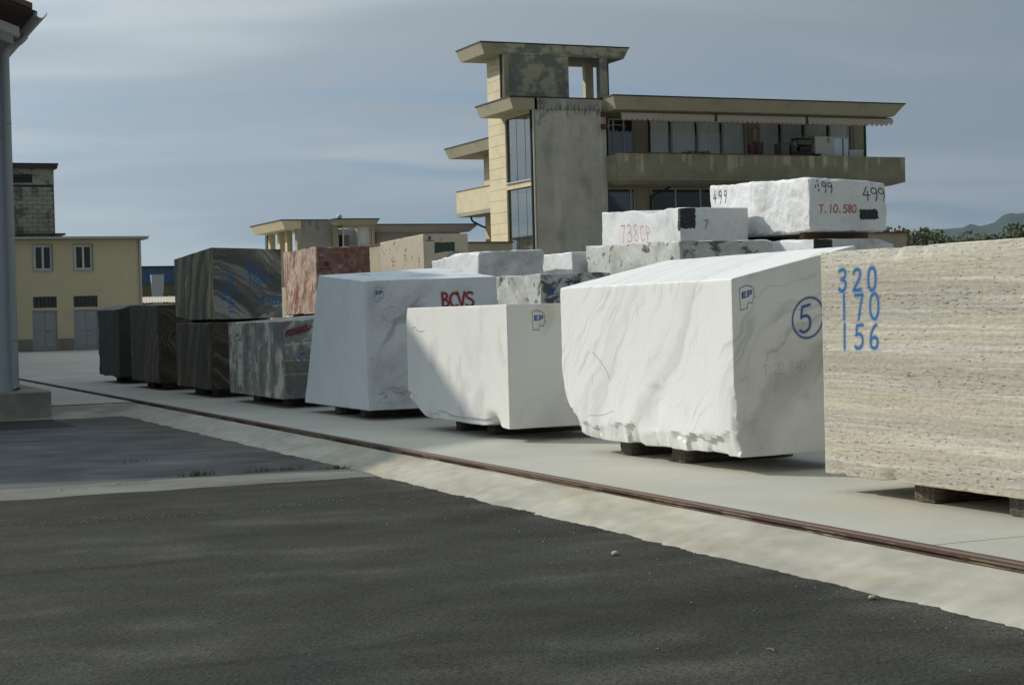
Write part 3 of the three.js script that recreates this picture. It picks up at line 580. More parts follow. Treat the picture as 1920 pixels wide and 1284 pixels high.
// ---------------------------------------------------------------- low building left of the office
{
  const t = thing('low_building', 'low grey building with deep cream eave and bay window left of the office', 'building', [31, 0, -95]);
  const T_pan = dataTex(256, 256, (i, j, c) => { const x = i / 256 * 2, y = j / 256 * 3, n = fbm(x * 1.6, y * 1.6, 3, 6), d = sm(0.0, 0.6, fbm(x * 3, y * 0.8, 6, 4)) * sm(2.1, 2.5, y) * 0.45; const k = (1 + 0.2 * n) * (1 - d); c[0] = 0.30 * k; c[1] = 0.285 * k; c[2] = 0.255 * k; });
  const grey = new THREE.MeshStandardMaterial({ map: wallTex([0.36, 0.335, 0.315], 0.10, 0.12, 256), roughness: 0.9 });
  part('front_panel', box(26.95, 28.65, 0, 6.757, -90.25, -89.965), new THREE.MeshStandardMaterial({ map: T_pan, roughness: 0.92 }), t, uvFace(26.7, 28.7, 3.8, 6.8));
  part('corner_pier', box(26.70, 26.95, 0, 6.28, -90.4, -89.98), M.olive, t);
  // glazed side with piers
  for (const z of [-91.95, -93.45, -95.4]) { part('pier', box(26.70, 27.0, 0, 6.28, z - 0.45, z), M.cream, t); }
  part('side_glass', quadGeo([[[26.86, 3.2, -95.9], [26.86, 3.2, -90.4], [26.86, 6.25, -90.4], [26.86, 6.25, -95.9]]]), M.glass, t);
  part('side_sill', box(26.72, 26.98, 0, 3.2, -95.85, -90.4), M.olive, t);
  part('far_pillar', box(26.70, 27.05, 0, 6.28, -96.5, -96.1), M.greenpipe, t);
  part('eave', frust(25.83, 28.75, -96.45, -89.99, 6.76, 0.46, 0.2, 0, 0, 0.2), M.cream, t);
  part('roof_edge', flash(25.83, 28.75, -96.45, -89.99, 6.762), M.edge, t);
  // projecting bay
  part('bay_roof', frust(28.45, 31.05, -92, -88.8, 6.74, 0.30, 0.25, 0.16, 0.12, 0), M.olive, t);
  part('roof_edge', flash(28.45, 31.05, -92, -88.8, 6.742), M.edge, t);
  part('bay_wall', box(29.0, 30.98, 0, 5.20, -90, -89.3), M.olive, t);
  part('bay_pier', [box(28.68, 28.98, 0, 6.43, -90, -89.7)], M.olive, t);
  windowZ(t, 29.08, 30.84, 5.24, 6.42, -89.3, [29.99], 0.07, M.frame, M.glass, 'bay_window');
  part('bay_side', [box(30.86, 30.98, 5.2, 6.43, -90.0, -89.36)], M.olive, t);
  part('room', [box(28.7, 31.2, 5.0, 6.43, -93.2, -93.0), box(28.7, 31.2, 5.0, 5.18, -93, -90)], mat([0.30, 0.32, 0.32], 0.9), t);
  part('cupboard', box(29.4, 29.95, 5.2, 6.0, -91.2, -90.8), M.dark, t);
  part('curtain', sheet(span(30.1, 30.8, 0.04), [0, 1], (x, q) => [x, mix(5.28, 6.38, q), -89.6 + 0.03 * Math.sin(x * 40)]), M.curtain, t);
  // plain wing to the right
  part('wing_wall', box(31.0, 36.4, 0, 6.1, -96, -90.3), grey, t);
  part('wing_roof', frust(31.06, 37.25, -97, -89.6, 6.48, 0.38, 0, 0.42, 0.3, 0.3), grey, t);
  part('roof_edge', flash(31.06, 37.25, -97, -89.6, 6.482), M.edge, t);
  part('downpipe', bar([31.30, 0, -90.24], [31.30, 6.1, -90.24], 0.055), M.pipe, t);
  part('dark_base', box(31.02, 36.38, 0, 4.35, -90.3, -90.27), M.dark, t);
  part('roof_light', [new THREE.SphereGeometry(0.15, 14, 10).translate(28.95, 6.93, -89.4), box(28.93, 28.97, 6.74, 6.85, -89.42, -89.38)], M.white, t);
}
// ---------------------------------------------------------------- yellow house, old block tower
{
  const t = thing('yellow_house', 'two storey yellow rendered house with grey double doors at the end of the yard', 'building', [14, 0, -100]);
  const Z = -95.5;
  const holes = [[13.36, 14.62, 2.36, 2.97], [15.52, 16.83, 2.36, 2.97], [13.30, 14.62, 0, 2.22], [15.50, 16.83, 0, 2.22], [13.46, 14.46, 4.40, 5.79], [15.63, 16.63, 4.40, 5.79]];
  const sh = new THREE.Shape([[9, 0], [19.3, 0], [19.3, 6.05], [9, 6.05]].map((q) => new THREE.Vector2(...q)));
  for (const [a, b, c, d] of holes) sh.holes.push(new THREE.Path([[a, c === 0 ? 0.003 : c], [a, d], [b, d], [b, c === 0 ? 0.003 : c]].map((q) => new THREE.Vector2(...q))));
  const wg = new THREE.ExtrudeGeometry(sh, { depth: 0.3, bevelEnabled: false }); wg.translate(0, 0, Z - 0.3);
  part('wall', wg, M.yellow, t);
  part('side_wall', [box(19.0, 19.3, 0, 6.05, Z - 4, Z - 0.302), box(9, 9.3, 0, 6.05, Z - 4, Z - 0.302), box(9, 19.3, 0, 6.05, Z - 4.3, Z - 4.002)], M.yellow, t);
  part('inner_room', box(9.4, 18.9, 0.01, 6, Z - 3, Z - 2.8), M.room, t);
  part('floor', box(9.3, 19, 3.3, 3.5, Z - 4, Z - 0.32), M.room, t);
  for (const [a, b] of [[9, 13.28], [14.64, 15.48], [16.85, 19.3]]) part('base_band', box(a, b, 0, 0.66, Z, Z + 0.03), M.plinthband, t);
  const rf = part('roof', hexa(8.6, 19.62, Z - 4.35, Z + 0.32, 6.06, 8.55, 19.66, Z - 4.35, Z + 0.36, 6.2), M.concrete, t);
  part('gutter', box(8.6, 19.66, 6.09, 6.22, Z + 0.365, Z + 0.47), M.gutter, rf);
  part('downpipe', bar([19.2, 0, Z + 0.07], [19.2, 6.1, Z + 0.07], 0.06), M.gutter, t);
  for (const [a, b] of [[13.46, 14.46], [15.63, 16.63]]) {
    part('window_surround', [box(a - 0.06, b + 0.06, 4.32, 4.395, Z - 0.02, Z + 0.05), box(a - 0.06, a, 4.4, 5.79, Z - 0.02, Z + 0.03), box(b, b + 0.06, 4.4, 5.79, Z - 0.02, Z + 0.03), box(a - 0.06, b + 0.06, 5.792, 5.85, Z - 0.02, Z + 0.03)], M.gutter, t);
    windowZ(t, a + 0.01, b - 0.01, 4.41, 5.78, Z - 0.12, [(a + b) / 2], 0.11, M.white, M.darkglass, 'window', 0.08);
  }
  for (const [a, b] of [[13.36, 14.62], [15.52, 16.83]]) {     // glass block lights over the doors
    const n = 6, w = (b - a) / n, gl = part('transom', box(a, b, 2.36, 2.97, Z - 0.28, Z - 0.2), M.dark, t);
    const g = mat([0.07, 0.07, 0.075], 0.25);
    for (let i = 0; i < n; i++) for (let j = 0; j < 3; j++) part('glass_block', hexa(a + i * w + 0.025, a + (i + 1) * w - 0.025, Z - 0.2, Z - 0.16, 2.38 + j * 0.2, a + i * w + 0.025, a + (i + 1) * w - 0.025, Z - 0.2, Z - 0.16, 2.38 + j * 0.2 + 0.16), g, gl);
  }
  for (const [a, b] of [[13.30, 14.62], [15.50, 16.83]]) {
    const m = (a + b) / 2;
    part('door_frame', [box(a, a + 0.05, 0, 2.22, Z - 0.16, Z - 0.02), box(b - 0.05, b, 0, 2.22, Z - 0.16, Z - 0.02), box(a + 0.05, b - 0.05, 2.17, 2.22, Z - 0.16, Z - 0.02)], M.door, t);
    for (const [p, q] of [[a + 0.055, m - 0.008], [m + 0.008, b - 0.055]]) {
      const d = part('door_leaf', [box(p, q, 0.02, 1.10, Z - 0.10, Z - 0.06), box(p, q, 1.115, 2.165, Z - 0.10, Z - 0.06)], M.door, t);
      for (const y of [0.28, 1.88]) { const lv = []; for (let k = 0; k < 4; k++) lv.push(hexa(p + 0.13, q - 0.13, Z - 0.06, Z - 0.045, y + k * 0.035, p + 0.13, q - 0.13, Z - 0.06, Z - 0.054, y + k * 0.035 + 0.022)); part('louvre', lv, M.gutter, d); }
      if (p > m) part('handle', [bar([m + 0.09, 1.05, Z - 0.06], [m + 0.09, 1.05, Z - 0.01], 0.015), bar([m + 0.085, 1.05, Z - 0.01], [m + 0.21, 1.06, Z - 0.01], 0.013)], M.dark, d);
    }
  }
  part('step_strip', box(9, 16.9, 0.004, 0.03, Z + 0.04, Z + 0.25), M.concrete, t);
}
{
  const t = thing('block_tower', 'old weathered grey block tower with dark grille behind the yellow house', 'tower', [13, 0, -102]);
  const Z = -100, X = 15.35;
  const tone = dataTex(512, 512, (i, j, c) => {
    const x = i / 512 * 4, y = j / 512 * 5.2, n = fbm(x * 1.3, y * 1.1, 2, 6), f = fbm(x * 6, y * 6, 4, 4), h = sm(0.05, 0.75, n + 0.6 * f + 0.10), pale = sm(4.3, 4.9, y + 0.4 * n);
    const k = (1 + 0.2 * f) * (1 - 0.6 * h);
    c[0] = mix(0.33, 0.42, pale) * k; c[1] = mix(0.32, 0.38, pale) * k; c[2] = mix(0.265, 0.27, pale) * k;
  });
  const m = new THREE.MeshStandardMaterial({ map: tone, roughness: 0.95 });
  part('core_wall', box(11.4, X - 0.03, 0, 10.28, Z - 4, Z - 0.03), M.dark, t);
  // courses of blocks that can be told apart, joints recessed
  let row = 0;
  for (let y = 6.0; y < 9.3; y += 0.255, row++) for (let x = 11.8 + (row % 2) * 0.29; x < X; x += 0.58) {
    const a = Math.max(11.8, x), b = Math.min(X, x + 0.56), d = rr(0, 0.02);
    if (b - a > 0.08) part('stone_block', box(a, b, y, y + 0.235, Z - 0.06, Z - 0.018 + d), m, t, uvFace(11.4, 15.4, 6, 11.2));
  }
  part('top_wall', [box(14.16, X, 9.42, 10.33, Z - 0.1, Z), box(11.5, 14.16, 10.02, 10.33, Z - 0.1, Z), box(11.5, 14.16, 9.42, 9.53, Z - 0.1, Z)], m, t, uvFace(11.4, 15.4, 6, 11.2));
  part('side_wall', box(X - 0.05, X + 0.002, 0, 10.33, Z - 4, Z - 0.102), m, t);
  const gr = []; for (let x = 11.7; x < 14.1; x += 0.28) gr.push(box(x, x + 0.05, 9.53, 10.02, Z - 0.09, Z - 0.05)); gr.push(box(11.5, 14.16, 9.76, 9.80, Z - 0.05, Z - 0.03));
  part('grille', gr, mat([0.06, 0.06, 0.06], 0.8), t);
  part('cap_slab', hexa(11.2, X + 0.17, Z - 4.2, Z + 0.2, 10.335, 11.2, X + 0.25, Z - 4.25, Z + 0.27, 10.64), mat([0.055, 0.055, 0.05], 0.95), t);
  part('low_roof', [box(10.3, X + 0.55, 6.55, 6.65, Z - 4, Z + 0.12)], mat([0.07, 0.07, 0.065], 0.9), t);
}
// ---------------------------------------------------------------- far things on the left: blue hall, white pylons, corrugated shelter, shrubs
{
  const t = thing('blue_hall', 'far hall with blue clad upper wall beyond the yellow house', 'building', [34, 0, -145]);
  const bl = [0.045, 0.115, 0.24], g = [];
  part('lower_wall', box(22, 48, 0, 3.4, -152, -141.5), mat([0.05, 0.05, 0.045], 0.9), t);
  part('beam', box(22, 48, 3.4, 4.55, -152, -141), mat([0.20, 0.165, 0.085], 0.9), t);
  for (let x = 22; x < 48; x += 0.5) part('cladding_sheet', box(x, x + 0.485, 4.55, 5.9, -140.98, -140.9 - 0.03 * (Math.round(x * 2) % 2)), mat(bl, 0.5), t);
  part('upper_wall', box(22, 48, 4.55, 5.9, -152, -140.99), M.dark, t);
  part('roof_edge', box(21.9, 48.1, 5.9, 6.04, -152.1, -140.8), mat([0.02, 0.03, 0.05], 0.6), t);
  const py = (x, label) => { const z = -139, w = 0.53, q = thing('white_pylon', label, 'pylon', [x, 0, z], 'white pylons before the blue hall');
    part('shaft', hexa(x - 0.28, x + 0.28, z - 0.35, z, 0, x - w, x + w, z - 0.35, z, 5.26), mat([0.50, 0.51, 0.54], 0.7), q); part('cap', box(x - w, x + w, 5.262, 5.3, z - 0.37, z + 0.02), M.gutter, q); };
  py(29.38, 'white tapered pylon before the blue hall, wide end up, left one'); py(31.45, 'white tapered pylon mostly hidden by the dark stacked block');
  const s = thing('corrugated_shelter', 'low shelter with pale corrugated roof sheets behind the dark green block', 'shelter', [22.5, 0, -106]);
  const sheetG = (x0, z0, y0, y1) => sheet(span(x0, x0 + 1.15, 0.045), [0, 1], (x, q) => [x, mix(y0, y1, q) + 0.035 * Math.sin(x * 2 * Math.PI / 0.18), mix(z0, z0 - 3, q)]);
  for (let i = 0; i < 6; i++) part('roof_sheet', sheetG(20.6 + i * 1.1, -105, 2.62 + 0.02 * (i % 2), 3.02), mat([0.48, 0.43, 0.33], 0.9, { side: THREE.DoubleSide }), s);
  for (const x of [20.8, 23.4, 26.8]) part('post', box(x - 0.06, x + 0.06, 0, 2.6, -105.3, -105.15), M.gutter, s);
  part('fascia', box(20.6, 27.2, 2.42, 2.56, -105.05, -105), M.edge, s);
}
function leafCloud(centres, n, size, sx = 1) {      // many small leaf faces spread through clumps
  const p = [], nr = [], ix = []; const q = new THREE.Vector3(), e = new THREE.Euler(), mtx = new THREE.Matrix4();
  for (const [cx, cy, cz, r] of centres) for (let i = 0; i < n; i++) {
    let x, y, z, d; do { x = rr(-1, 1); y = rr(-1, 1); z = rr(-1, 1); d = x * x + y * y + z * z; } while (d > 1 || d < 0.12);
    const s = size * rr(0.6, 1.3), o = p.length / 3; e.set(rr(0, 6.3), rr(0, 6.3), rr(0, 6.3)); mtx.makeRotationFromEuler(e);
    const nx = new THREE.Vector3(0, 0, 1).applyMatrix4(mtx);
    for (const [a, b] of [[-0.5, 0], [0, -0.28], [0.5, 0], [0, 0.28]]) { q.set(a * s, b * s, 0).applyMatrix4(mtx); p.push(cx + x * r * sx + q.x, cy + y * r * 0.8 + q.y, cz + z * r + q.z); nr.push(nx.x, nx.y, nx.z); }
    ix.push(o, o + 1, o + 2, o, o + 2, o + 3);
  }
  const g = new THREE.BufferGeometry(); g.setAttribute('position', new THREE.Float32BufferAttribute(p, 3)); g.setAttribute('normal', new THREE.Float32BufferAttribute(nr, 3));
  g.setAttribute('uv', new THREE.Float32BufferAttribute(new Float32Array(p.length / 3 * 2), 2)); g.setIndex(ix); return g;
}
const leafMat = (c) => new THREE.MeshPhysicalMaterial({ color: col(...c), roughness: 0.85, side: THREE.DoubleSide, transmission: 0.25, thickness: 0 });
{
  const bush = (x, z, h, label) => { const t = thing('shrub', label, 'shrub', [x, 0, z]);
    part('stem', [bar([x, 0, z], [x, h * 0.7, z], 0.06, 6), bar([x, h * 0.3, z], [x + 0.4, h * 0.8, z + 0.1], 0.035, 6), bar([x, h * 0.3, z], [x - 0.4, h * 0.75, z], 0.035, 6)], mat([0.06, 0.045, 0.03], 0.9), t);
    const c = []; for (let i = 0; i < 16; i++) c.push([x + rr(-0.9, 0.9), h * rr(0.45, 0.95), z + rr(-0.6, 0.6), rr(0.25, 0.5)]);
    part('leaves', leafCloud(c, 70, 0.16), leafMat([0.055, 0.075, 0.02]), t); };
  bush(29.0, -131, 3.75, 'loose green shrub at the foot of the left white pylon'); bush(30.3, -130.5, 3.4, 'low green shrub against the edge of the dark stacked block');
}
// ---------------------------------------------------------------- far wood and hills
{
  const cs = [], d = [];
  for (let i = 0; i < 260; i++) { const x = rr(175, 330), z = -300 + rr(-55, 40), y = 13.3 + rr(-2.4, 1.1) + 0.8 * N(x * 0.06, 1, z * 0.02); for (let k = 0; k < 4; k++) cs.push([x + rr(-3, 3), y + rr(-2.6, 0.8), z + rr(-2, 2), rr(1.6, 3.4)]); d.push(bar([x, 0, z], [x, y, z], 0.25, 5)); }
  for (let i = 0; i < 90; i++) cs.push([rr(170, 330), rr(3, 10), -270 + rr(-20, 10), rr(3, 5)]);
  const g = leafCloud(cs, 80, 1.0);
  for (const b of d) { b.deleteAttribute('uv'); b.setAttribute('uv', new THREE.Float32BufferAttribute(new Float32Array(b.attributes.position.count * 2), 2)); }
  struct('woodland', [g, ...d], leafMat([0.085, 0.10, 0.035]), 'stuff', 'line of green trees far behind the travertine block');
  const ridge = (a) => {                // height of the skyline, metres, by direction (degrees from -z towards +x)
    const n = fbm(a * 0.11, 3.3, 1, 5), m = fbm(a * 0.5, 8, 2, 4);
    const vis = 147 + 12 * sm(36.6, 38.1, a) + 30 * sm(38.7, 40.8, a) + 60 * sm(40.5, 46, a) + 3.5 * N(a * 2.3, 1, 1) + 1.6 * N(a * 9, 2, 2);
    const front = 420 + 260 * n + 60 * m;           // higher range all round elsewhere
    const k = a > 32 && a < 75 ? 1 : 0, back = sm(75, 110, Math.abs(a - 0) < 180 ? Math.abs(a) : 180);
    return k ? Math.max(95 * sm(34.5, 37, a), vis * sm(35.2, 37.6, a)) : a >= 75 || a <= -95 ? mix(210, front, back) : 25;
  };
  const as = span(-180, 180, 0.25), rs = [0, 0.25, 0.5, 0.75, 1, 1.6];
  const g2 = sheet(as, rs, (a, r) => { const R = 3900 + r * 1500, h = ridge(a) * 1.42 * (r <= 1 ? Math.sin(r * Math.PI / 2) ** 1.2 : 0.3) * (1 + (r > 0.1 && r < 0.9 ? 0.14 * N(a * 1.7, r * 6, 4) : 0)), t = a * Math.PI / 180; return [Math.sin(t) * R, h - 2, -Math.cos(t) * R]; });
  struct('hills', [g2], mat([0.030, 0.046, 0.026], 1));
}
scene.fog = new THREE.FogExp2(new THREE.Color(0.44, 0.60, 0.86), 0.00004);

// ---------------------------------------------------------------- stone: colour and relief by place inside the block (metres)
// each kind writes linear r, g, b and a relief 0..1 into o
const STONE = {
  travertine(x, y, z, o, s) {
    const w = 0.020 * fbm(z * 0.6, y * 1.6, x * 0.9 + s, 4) + 0.006 * fbm(z * 4, y * 5, x * 4, 3), yy = y + w;
    const b1 = fbm(z * 0.12, yy * 5.0, s, 5), b2 = fbm(z * 0.25, yy * 19, s + 5, 4), b3 = fbm(z * 0.6, yy * 50, s + 9, 4), b4 = fbm(z * 5, yy * 85, x * 5 + s, 3), f = fbm(z * 22, y * 34, x * 22, 3);
    const grey = sm(-0.30, 0.35, b1), warm = sm(0.0, 0.55, b2 + 0.25 * b3), pale = sm(0.05, 0.55, -b2 + 0.35 * b3 - 0.2 * b1);
    let r = mix(0.52, 0.41, grey), g = mix(0.472, 0.383, grey), b = mix(0.372, 0.318, grey);
    r = mix(r, 0.42, warm * 0.45); g = mix(g, 0.355, warm * 0.45); b = mix(b, 0.25, warm * 0.45);
    r = mix(r, 0.60, pale * 0.55); g = mix(g, 0.57, pale * 0.55); b = mix(b, 0.485, pale * 0.55);
    const ln = sm(0.30, 0.52, b4 + 0.25 * b3) * 0.22, k = (1 + 0.16 * b3 + 0.16 * f) * (1 - ln);
    const dens = sm(-0.1, 0.55, fbm(z * 0.25, yy * 4.2, s + 20, 4));
    const hole = sm(0.60 - 0.17 * dens, 0.76 - 0.12 * dens, fbm(z * 15, yy * 80, x * 15 + s, 3) + 0.10 * f), pit = sm(0.48, 0.64, N(z * 55, y * 90, x * 55 + s)) * (0.10 + 0.75 * dens) * 0.7;
    const big = sm(0.66, 0.72, N(z * 7, yy * 26, s + 3) + 0.12 * f) * dens;
    const h = Math.max(hole * 0.8, pit * 0.7, big), d = 1 - 0.74 * h;
    o[0] = r * k * d; o[1] = g * k * d * (1 - 0.03 * h); o[2] = b * k * d * (1 - 0.09 * h); o[3] = 0.62 + 0.12 * b3 + 0.15 * f - 0.55 * h;
  },
  calacatta(x, y, z, o, s) {                // white with fine grey streaks leaning towards the near end; cloudier across the sawn end
    const inner = sm(0.0, 0.05, x) * sm(-0.08, -0.02, z), w = 0.20 * fbm(z * 0.8, y * 0.8, x * 0.8 + s, 4) + 0.035 * fbm(z * 4, y * 4, x * 4, 4);
    const q = (z * 0.80 - y * 0.60 + x * 0.35) + w, t = z * 0.60 + y * 0.80 + x * 0.3;
    const v1 = 1 - Math.abs(N(q * 1.7, t * 0.28, s)) * 2.6, v2 = 1 - Math.abs(N(q * 4.1, t * 0.55, s + 4)) * 2.6, v3 = 1 - Math.abs(N(q * 9.5, t * 0.8, s + 11)) * 2.8, cl = fbm(q * 2.6, t * 0.40, s + 8, 6);
    const gate = sm(-0.25, 0.45, fbm(q * 0.8, t * 0.6, s + 15, 4)), g2 = sm(-0.1, 0.5, fbm(q * 1.7, t * 1.1, s + 25, 3));
    let v = sm(0.6, 1, v1) * 0.20 * gate * (1 - 0.5 * inner) + sm(0.72, 1, v2) * 0.28 * (1 - 0.6 * inner) * gate * (0.3 + 0.7 * g2) + sm(0.70, 1, v3) * 0.24 * (0.25 + g2) + sm(-0.05, 0.6, cl) * 0.28;
    const cloud = fbm(x * 1.5 + 0.6 * w, y * 1.7, s + 40, 6), knot = 1 - Math.abs(fbm(x * 2.4 - y * 0.8, y * 1.6 + w, s + 50, 5)) * 3.2;
    v += inner * (0.0 + 0.15 * sm(-0.3, 0.6, cloud) + 0.14 * sm(0.5, 1, knot) * sm(-0.1, 0.5, cloud));
    const ol = sm(0.2, 0.7, fbm(x * 2, y * 1.4, z * 1.5 + 60, 4)) * (0.25 + 0.4 * inner);
    const rust = sm(0.965, 1, 1 - Math.abs(N(q * 0.9 + 3, t * 0.45, s + 30)) * 2) * sm(0.32, 0.55, N(t * 1.1, q, 4)) * 0.7;
    const f = fbm(x * 30, y * 30, z * 30, 2), k = (1 - v * mix(0.60, 0.72, inner)) * (1 + 0.03 * f);
    o[0] = 0.80 * k * (1 - 0.08 * rust); o[1] = 0.79 * k * (1 - 0.20 * rust); o[2] = 0.755 * k * (1 - 0.44 * rust) * (1 - 0.05 * ol); o[3] = 0.5 + 0.35 * f;
  },
  ivory(x, y, z, o, s) {                    // creamy white with faint ochre clouds
    const c = fbm(x * 0.9, y * 0.7, z * 0.9 + s, 5), d = fbm((z + y * 0.55) * 3.0, y * 0.7, x * 2 + s, 4), f = fbm(x * 34, y * 34, z * 34, 2);
    const och = sm(0.12, 0.75, d) * sm(-0.2, 0.5, c) * 0.75, g = sm(0.0, 0.7, -c) * 0.13 + sm(0.2, 0.7, fbm(x * 2.6 - y, y * 1.2, z * 2.4, 4)) * 0.16, k = (1 - g) * (1 + 0.03 * f);
    o[0] = 0.76 * k; o[1] = 0.745 * k * (1 - 0.07 * och); o[2] = 0.70 * k * (1 - 0.25 * och); o[3] = 0.5 + 0.3 * f;
  },
  bluewhite(x, y, z, o, s) {                // cool white, fine grey cloud, dark contorted seam low on the near end
    const w = fbm(x * 1.1, y * 1.1, z * 1.1 + s, 4) * 0.5, c = fbm(x * 1.7 + w, y * 2.1 - x * 0.8, z * 1.7 + s, 5), f = fbm(x * 30, y * 30, z * 30, 2);
    const vein = sm(0.86, 1, 1 - Math.abs(N(x * 2.2 - y * 1.5 + w * 1.6, y * 0.9, z * 0.8 + s)) * 2.4) * sm(0.05, 0.5, N(x * 1.5, y * 1.5, z + s + 2) + 0.15);
    const inner = sm(0, 0.12, x);
    let k = (1 - 0.26 * sm(-0.2, 0.8, c) * (0.25 + 0.75 * inner)) * (1 - 0.30 * vein * (0.2 + 0.8 * inner)) * (1 + 0.04 * f);
    if (s === 5.5) {                        // the seam on this block
      const wv = 0.05 * fbm(x * 4, y * 4, 1, 4), r1 = Math.hypot((x - 0.40) * 0.85, y + 0.18) + wv, r2 = Math.hypot((x - 0.50) * 0.7, y + 0.28) + wv * 1.5, brk = sm(-0.25, 0.25, fbm(x * 8, y * 8, 3, 3));
      const ring = (sm(0.014, 0, Math.abs(r1 - 0.46)) * 0.9 + sm(0.05, 0, Math.abs(r1 - 0.40)) * 0.35 + sm(0.012, 0, Math.abs(r2 - 0.50)) * 0.7 + sm(0.02, 0, Math.abs(r2 - 0.43)) * 0.4) * brk * sm(0.02, 0.12, x) * sm(1.2, 0.8, x) * (y < 0.5 ? 1 : 0);
      const sp = sm(0.25, 0.7, fbm(x * 12, y * 12, z * 3, 3)) * sm(0.14, 0.02, Math.abs(x - 0.06)) * sm(0.5, 0.62, y) * sm(1.05, 0.9, y);
      k *= 1 - 0.6 * clamp((ring + sp) * inner * sm(-0.4, -0.05, z));
    }
    o[0] = 0.70 * k; o[1] = 0.715 * k; o[2] = 0.735 * k; o[3] = 0.5 + 0.3 * f;
  },
  roughwhite(x, y, z, o, s) {
    const c = fbm(x * 1.3, y * 1.6, z * 1.3 + s, 5), f = fbm(x * 9, y * 9, z * 9 + s, 4), gr = fbm(x * 30, y * 30, z * 30, 2), d = sm(0.35, 0.8, f + 0.4 * c);
    const k = (1 - 0.14 * sm(-0.1, 0.8, c)) * (1 + 0.07 * f + 0.05 * gr) * (1 - 0.16 * d);
    o[0] = 0.72 * k; o[1] = 0.72 * k; o[2] = 0.715 * k * (1 - 0.05 * d); o[3] = 0.5 + 0.35 * f + 0.12 * gr;
  },
  shadedwhite(x, y, z, o, s) {                // rough white side; sawn near end greyed in its colour, mostly standing for shade
    STONE.roughwhite(x, y, z, o, s);
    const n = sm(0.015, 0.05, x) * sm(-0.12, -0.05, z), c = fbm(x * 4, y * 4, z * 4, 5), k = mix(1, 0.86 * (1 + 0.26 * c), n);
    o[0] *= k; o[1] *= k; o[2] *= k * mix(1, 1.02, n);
  },
  breccia(x, y, z, o, s) {                  // white ground with black green blotches
    const w = fbm(x * 2, y * 2, z * 2 + s, 4), a = fbm(x * 3.2 + w * 1.3, y * 3.8 - w, z * 3.2 + s, 5), f = fbm(x * 14, y * 14, z * 14 + s, 4);
    const inner = sm(0.02, 0.08, x), dk = sm(mix(0.30, 0.02, inner), mix(0.62, 0.42, inner), a + 0.22 * f), g = sm(-0.2, 0.6, w) * 0.3, br = sm(0.45, 0.7, fbm(x * 2.2, y * 5, z * 4, 4)) * (1 - inner);
    const k = (1 - g) * (1 + 0.14 * f) * 1;
    o[0] = mix(0.52, 0.055, dk * 0.92) * k; o[1] = mix(0.53, 0.065, dk * 0.92) * k * (1 - 0.06 * br); o[2] = mix(0.49, 0.06, dk * 0.92) * k * (1 - 0.3 * br); o[3] = 0.5 + 0.3 * f;
  },
  gneiss(x, y, z, o, s) {                   // dark banded green brown stone: streaks, locally folded
    const inner = sm(0.02, 0.07, x), w = fbm(x * 0.8, y * 0.6, z * 0.6 + s, 4), hz = z + x;
    const ang = mix(1.15, -0.55, inner) + 0.75 * w, ca = Math.cos(ang), sa = Math.sin(ang), p = hz * ca + y * sa, q = -hz * sa + y * ca + 0.10 * w;
    const b = fbm(p * 0.55, q * 4.2, s, 5), c = fbm(p * 1.3, q * 15, s + 3, 4), e = fbm(p * 3, q * 44, s + 6, 3), f = fbm(x * 24, y * 24, z * 24, 3);
    const br = sm(-0.2, 0.5, fbm(p * 0.4, q * 2.2, s + 7, 4)), li = sm(0.05, 0.6, c + 0.55 * b + 0.2 * e), vn = sm(0.90, 1, 1 - Math.abs(fbm(p * 0.8, q * 1.4, s + 13, 3)) * 3) * 0.5;
    let r = mix(0.048, 0.092, br), g = mix(0.050, 0.071, br), bb = mix(0.042, 0.034, br); if (s < 9) { r *= 1.22; g *= 1.0; bb *= 0.74; }
    r = mix(r, 0.20, li * 0.5 + vn * 0.4); g = mix(g, 0.18, li * 0.5 + vn * 0.4); bb = mix(bb, 0.125, li * 0.5 + vn * 0.4);
    const k = (0.7 + 0.5 * sm(-0.5, 0.5, b)) * (1 + 0.22 * f + 0.2 * e);
    o[0] = r * k; o[1] = g * k; o[2] = bb * k; o[3] = 0.5 + 0.25 * f + 0.15 * c;
  },
  bluegneiss(x, y, z, o, s) {
    STONE.gneiss(x, y, z, o, s); const inner = sm(0.02, 0.07, x), m = (o[0] + o[1] + o[2]) / 3, k = 2.5;
    o[0] = mix(o[0], m * 1.0, inner * 0.7) * k; o[1] = mix(o[1], m * 1.03, inner * 0.7) * k; o[2] = mix(o[2], m * 0.97, inner * 0.7) * k;
  },
  darkgreen(x, y, z, o, s) {
    const a = fbm(x * 1.2, y * 0.8, z * 1.2 + s, 5), f = fbm(x * 12, y * 10, z * 12, 4), k = 1 + 0.25 * a + 0.2 * f;
    o[0] = 0.034 * k; o[1] = 0.042 * k; o[2] = 0.035 * k; o[3] = 0.5 + 0.35 * f;
  },
  swirl(x, y, z, o, s) {                    // grey and cream, torn cloudy bands
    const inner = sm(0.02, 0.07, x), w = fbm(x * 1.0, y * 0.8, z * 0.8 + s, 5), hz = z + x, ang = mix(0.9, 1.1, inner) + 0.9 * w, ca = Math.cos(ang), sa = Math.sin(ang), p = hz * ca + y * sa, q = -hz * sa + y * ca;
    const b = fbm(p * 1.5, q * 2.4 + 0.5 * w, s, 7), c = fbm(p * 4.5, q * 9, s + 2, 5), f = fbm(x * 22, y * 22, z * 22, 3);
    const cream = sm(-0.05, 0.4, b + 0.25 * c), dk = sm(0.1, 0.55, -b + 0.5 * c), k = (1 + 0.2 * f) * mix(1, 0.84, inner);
    let r = mix(0.26, 0.60, cream), g = mix(0.26, 0.57, cream), bb = mix(0.245, 0.47, cream);
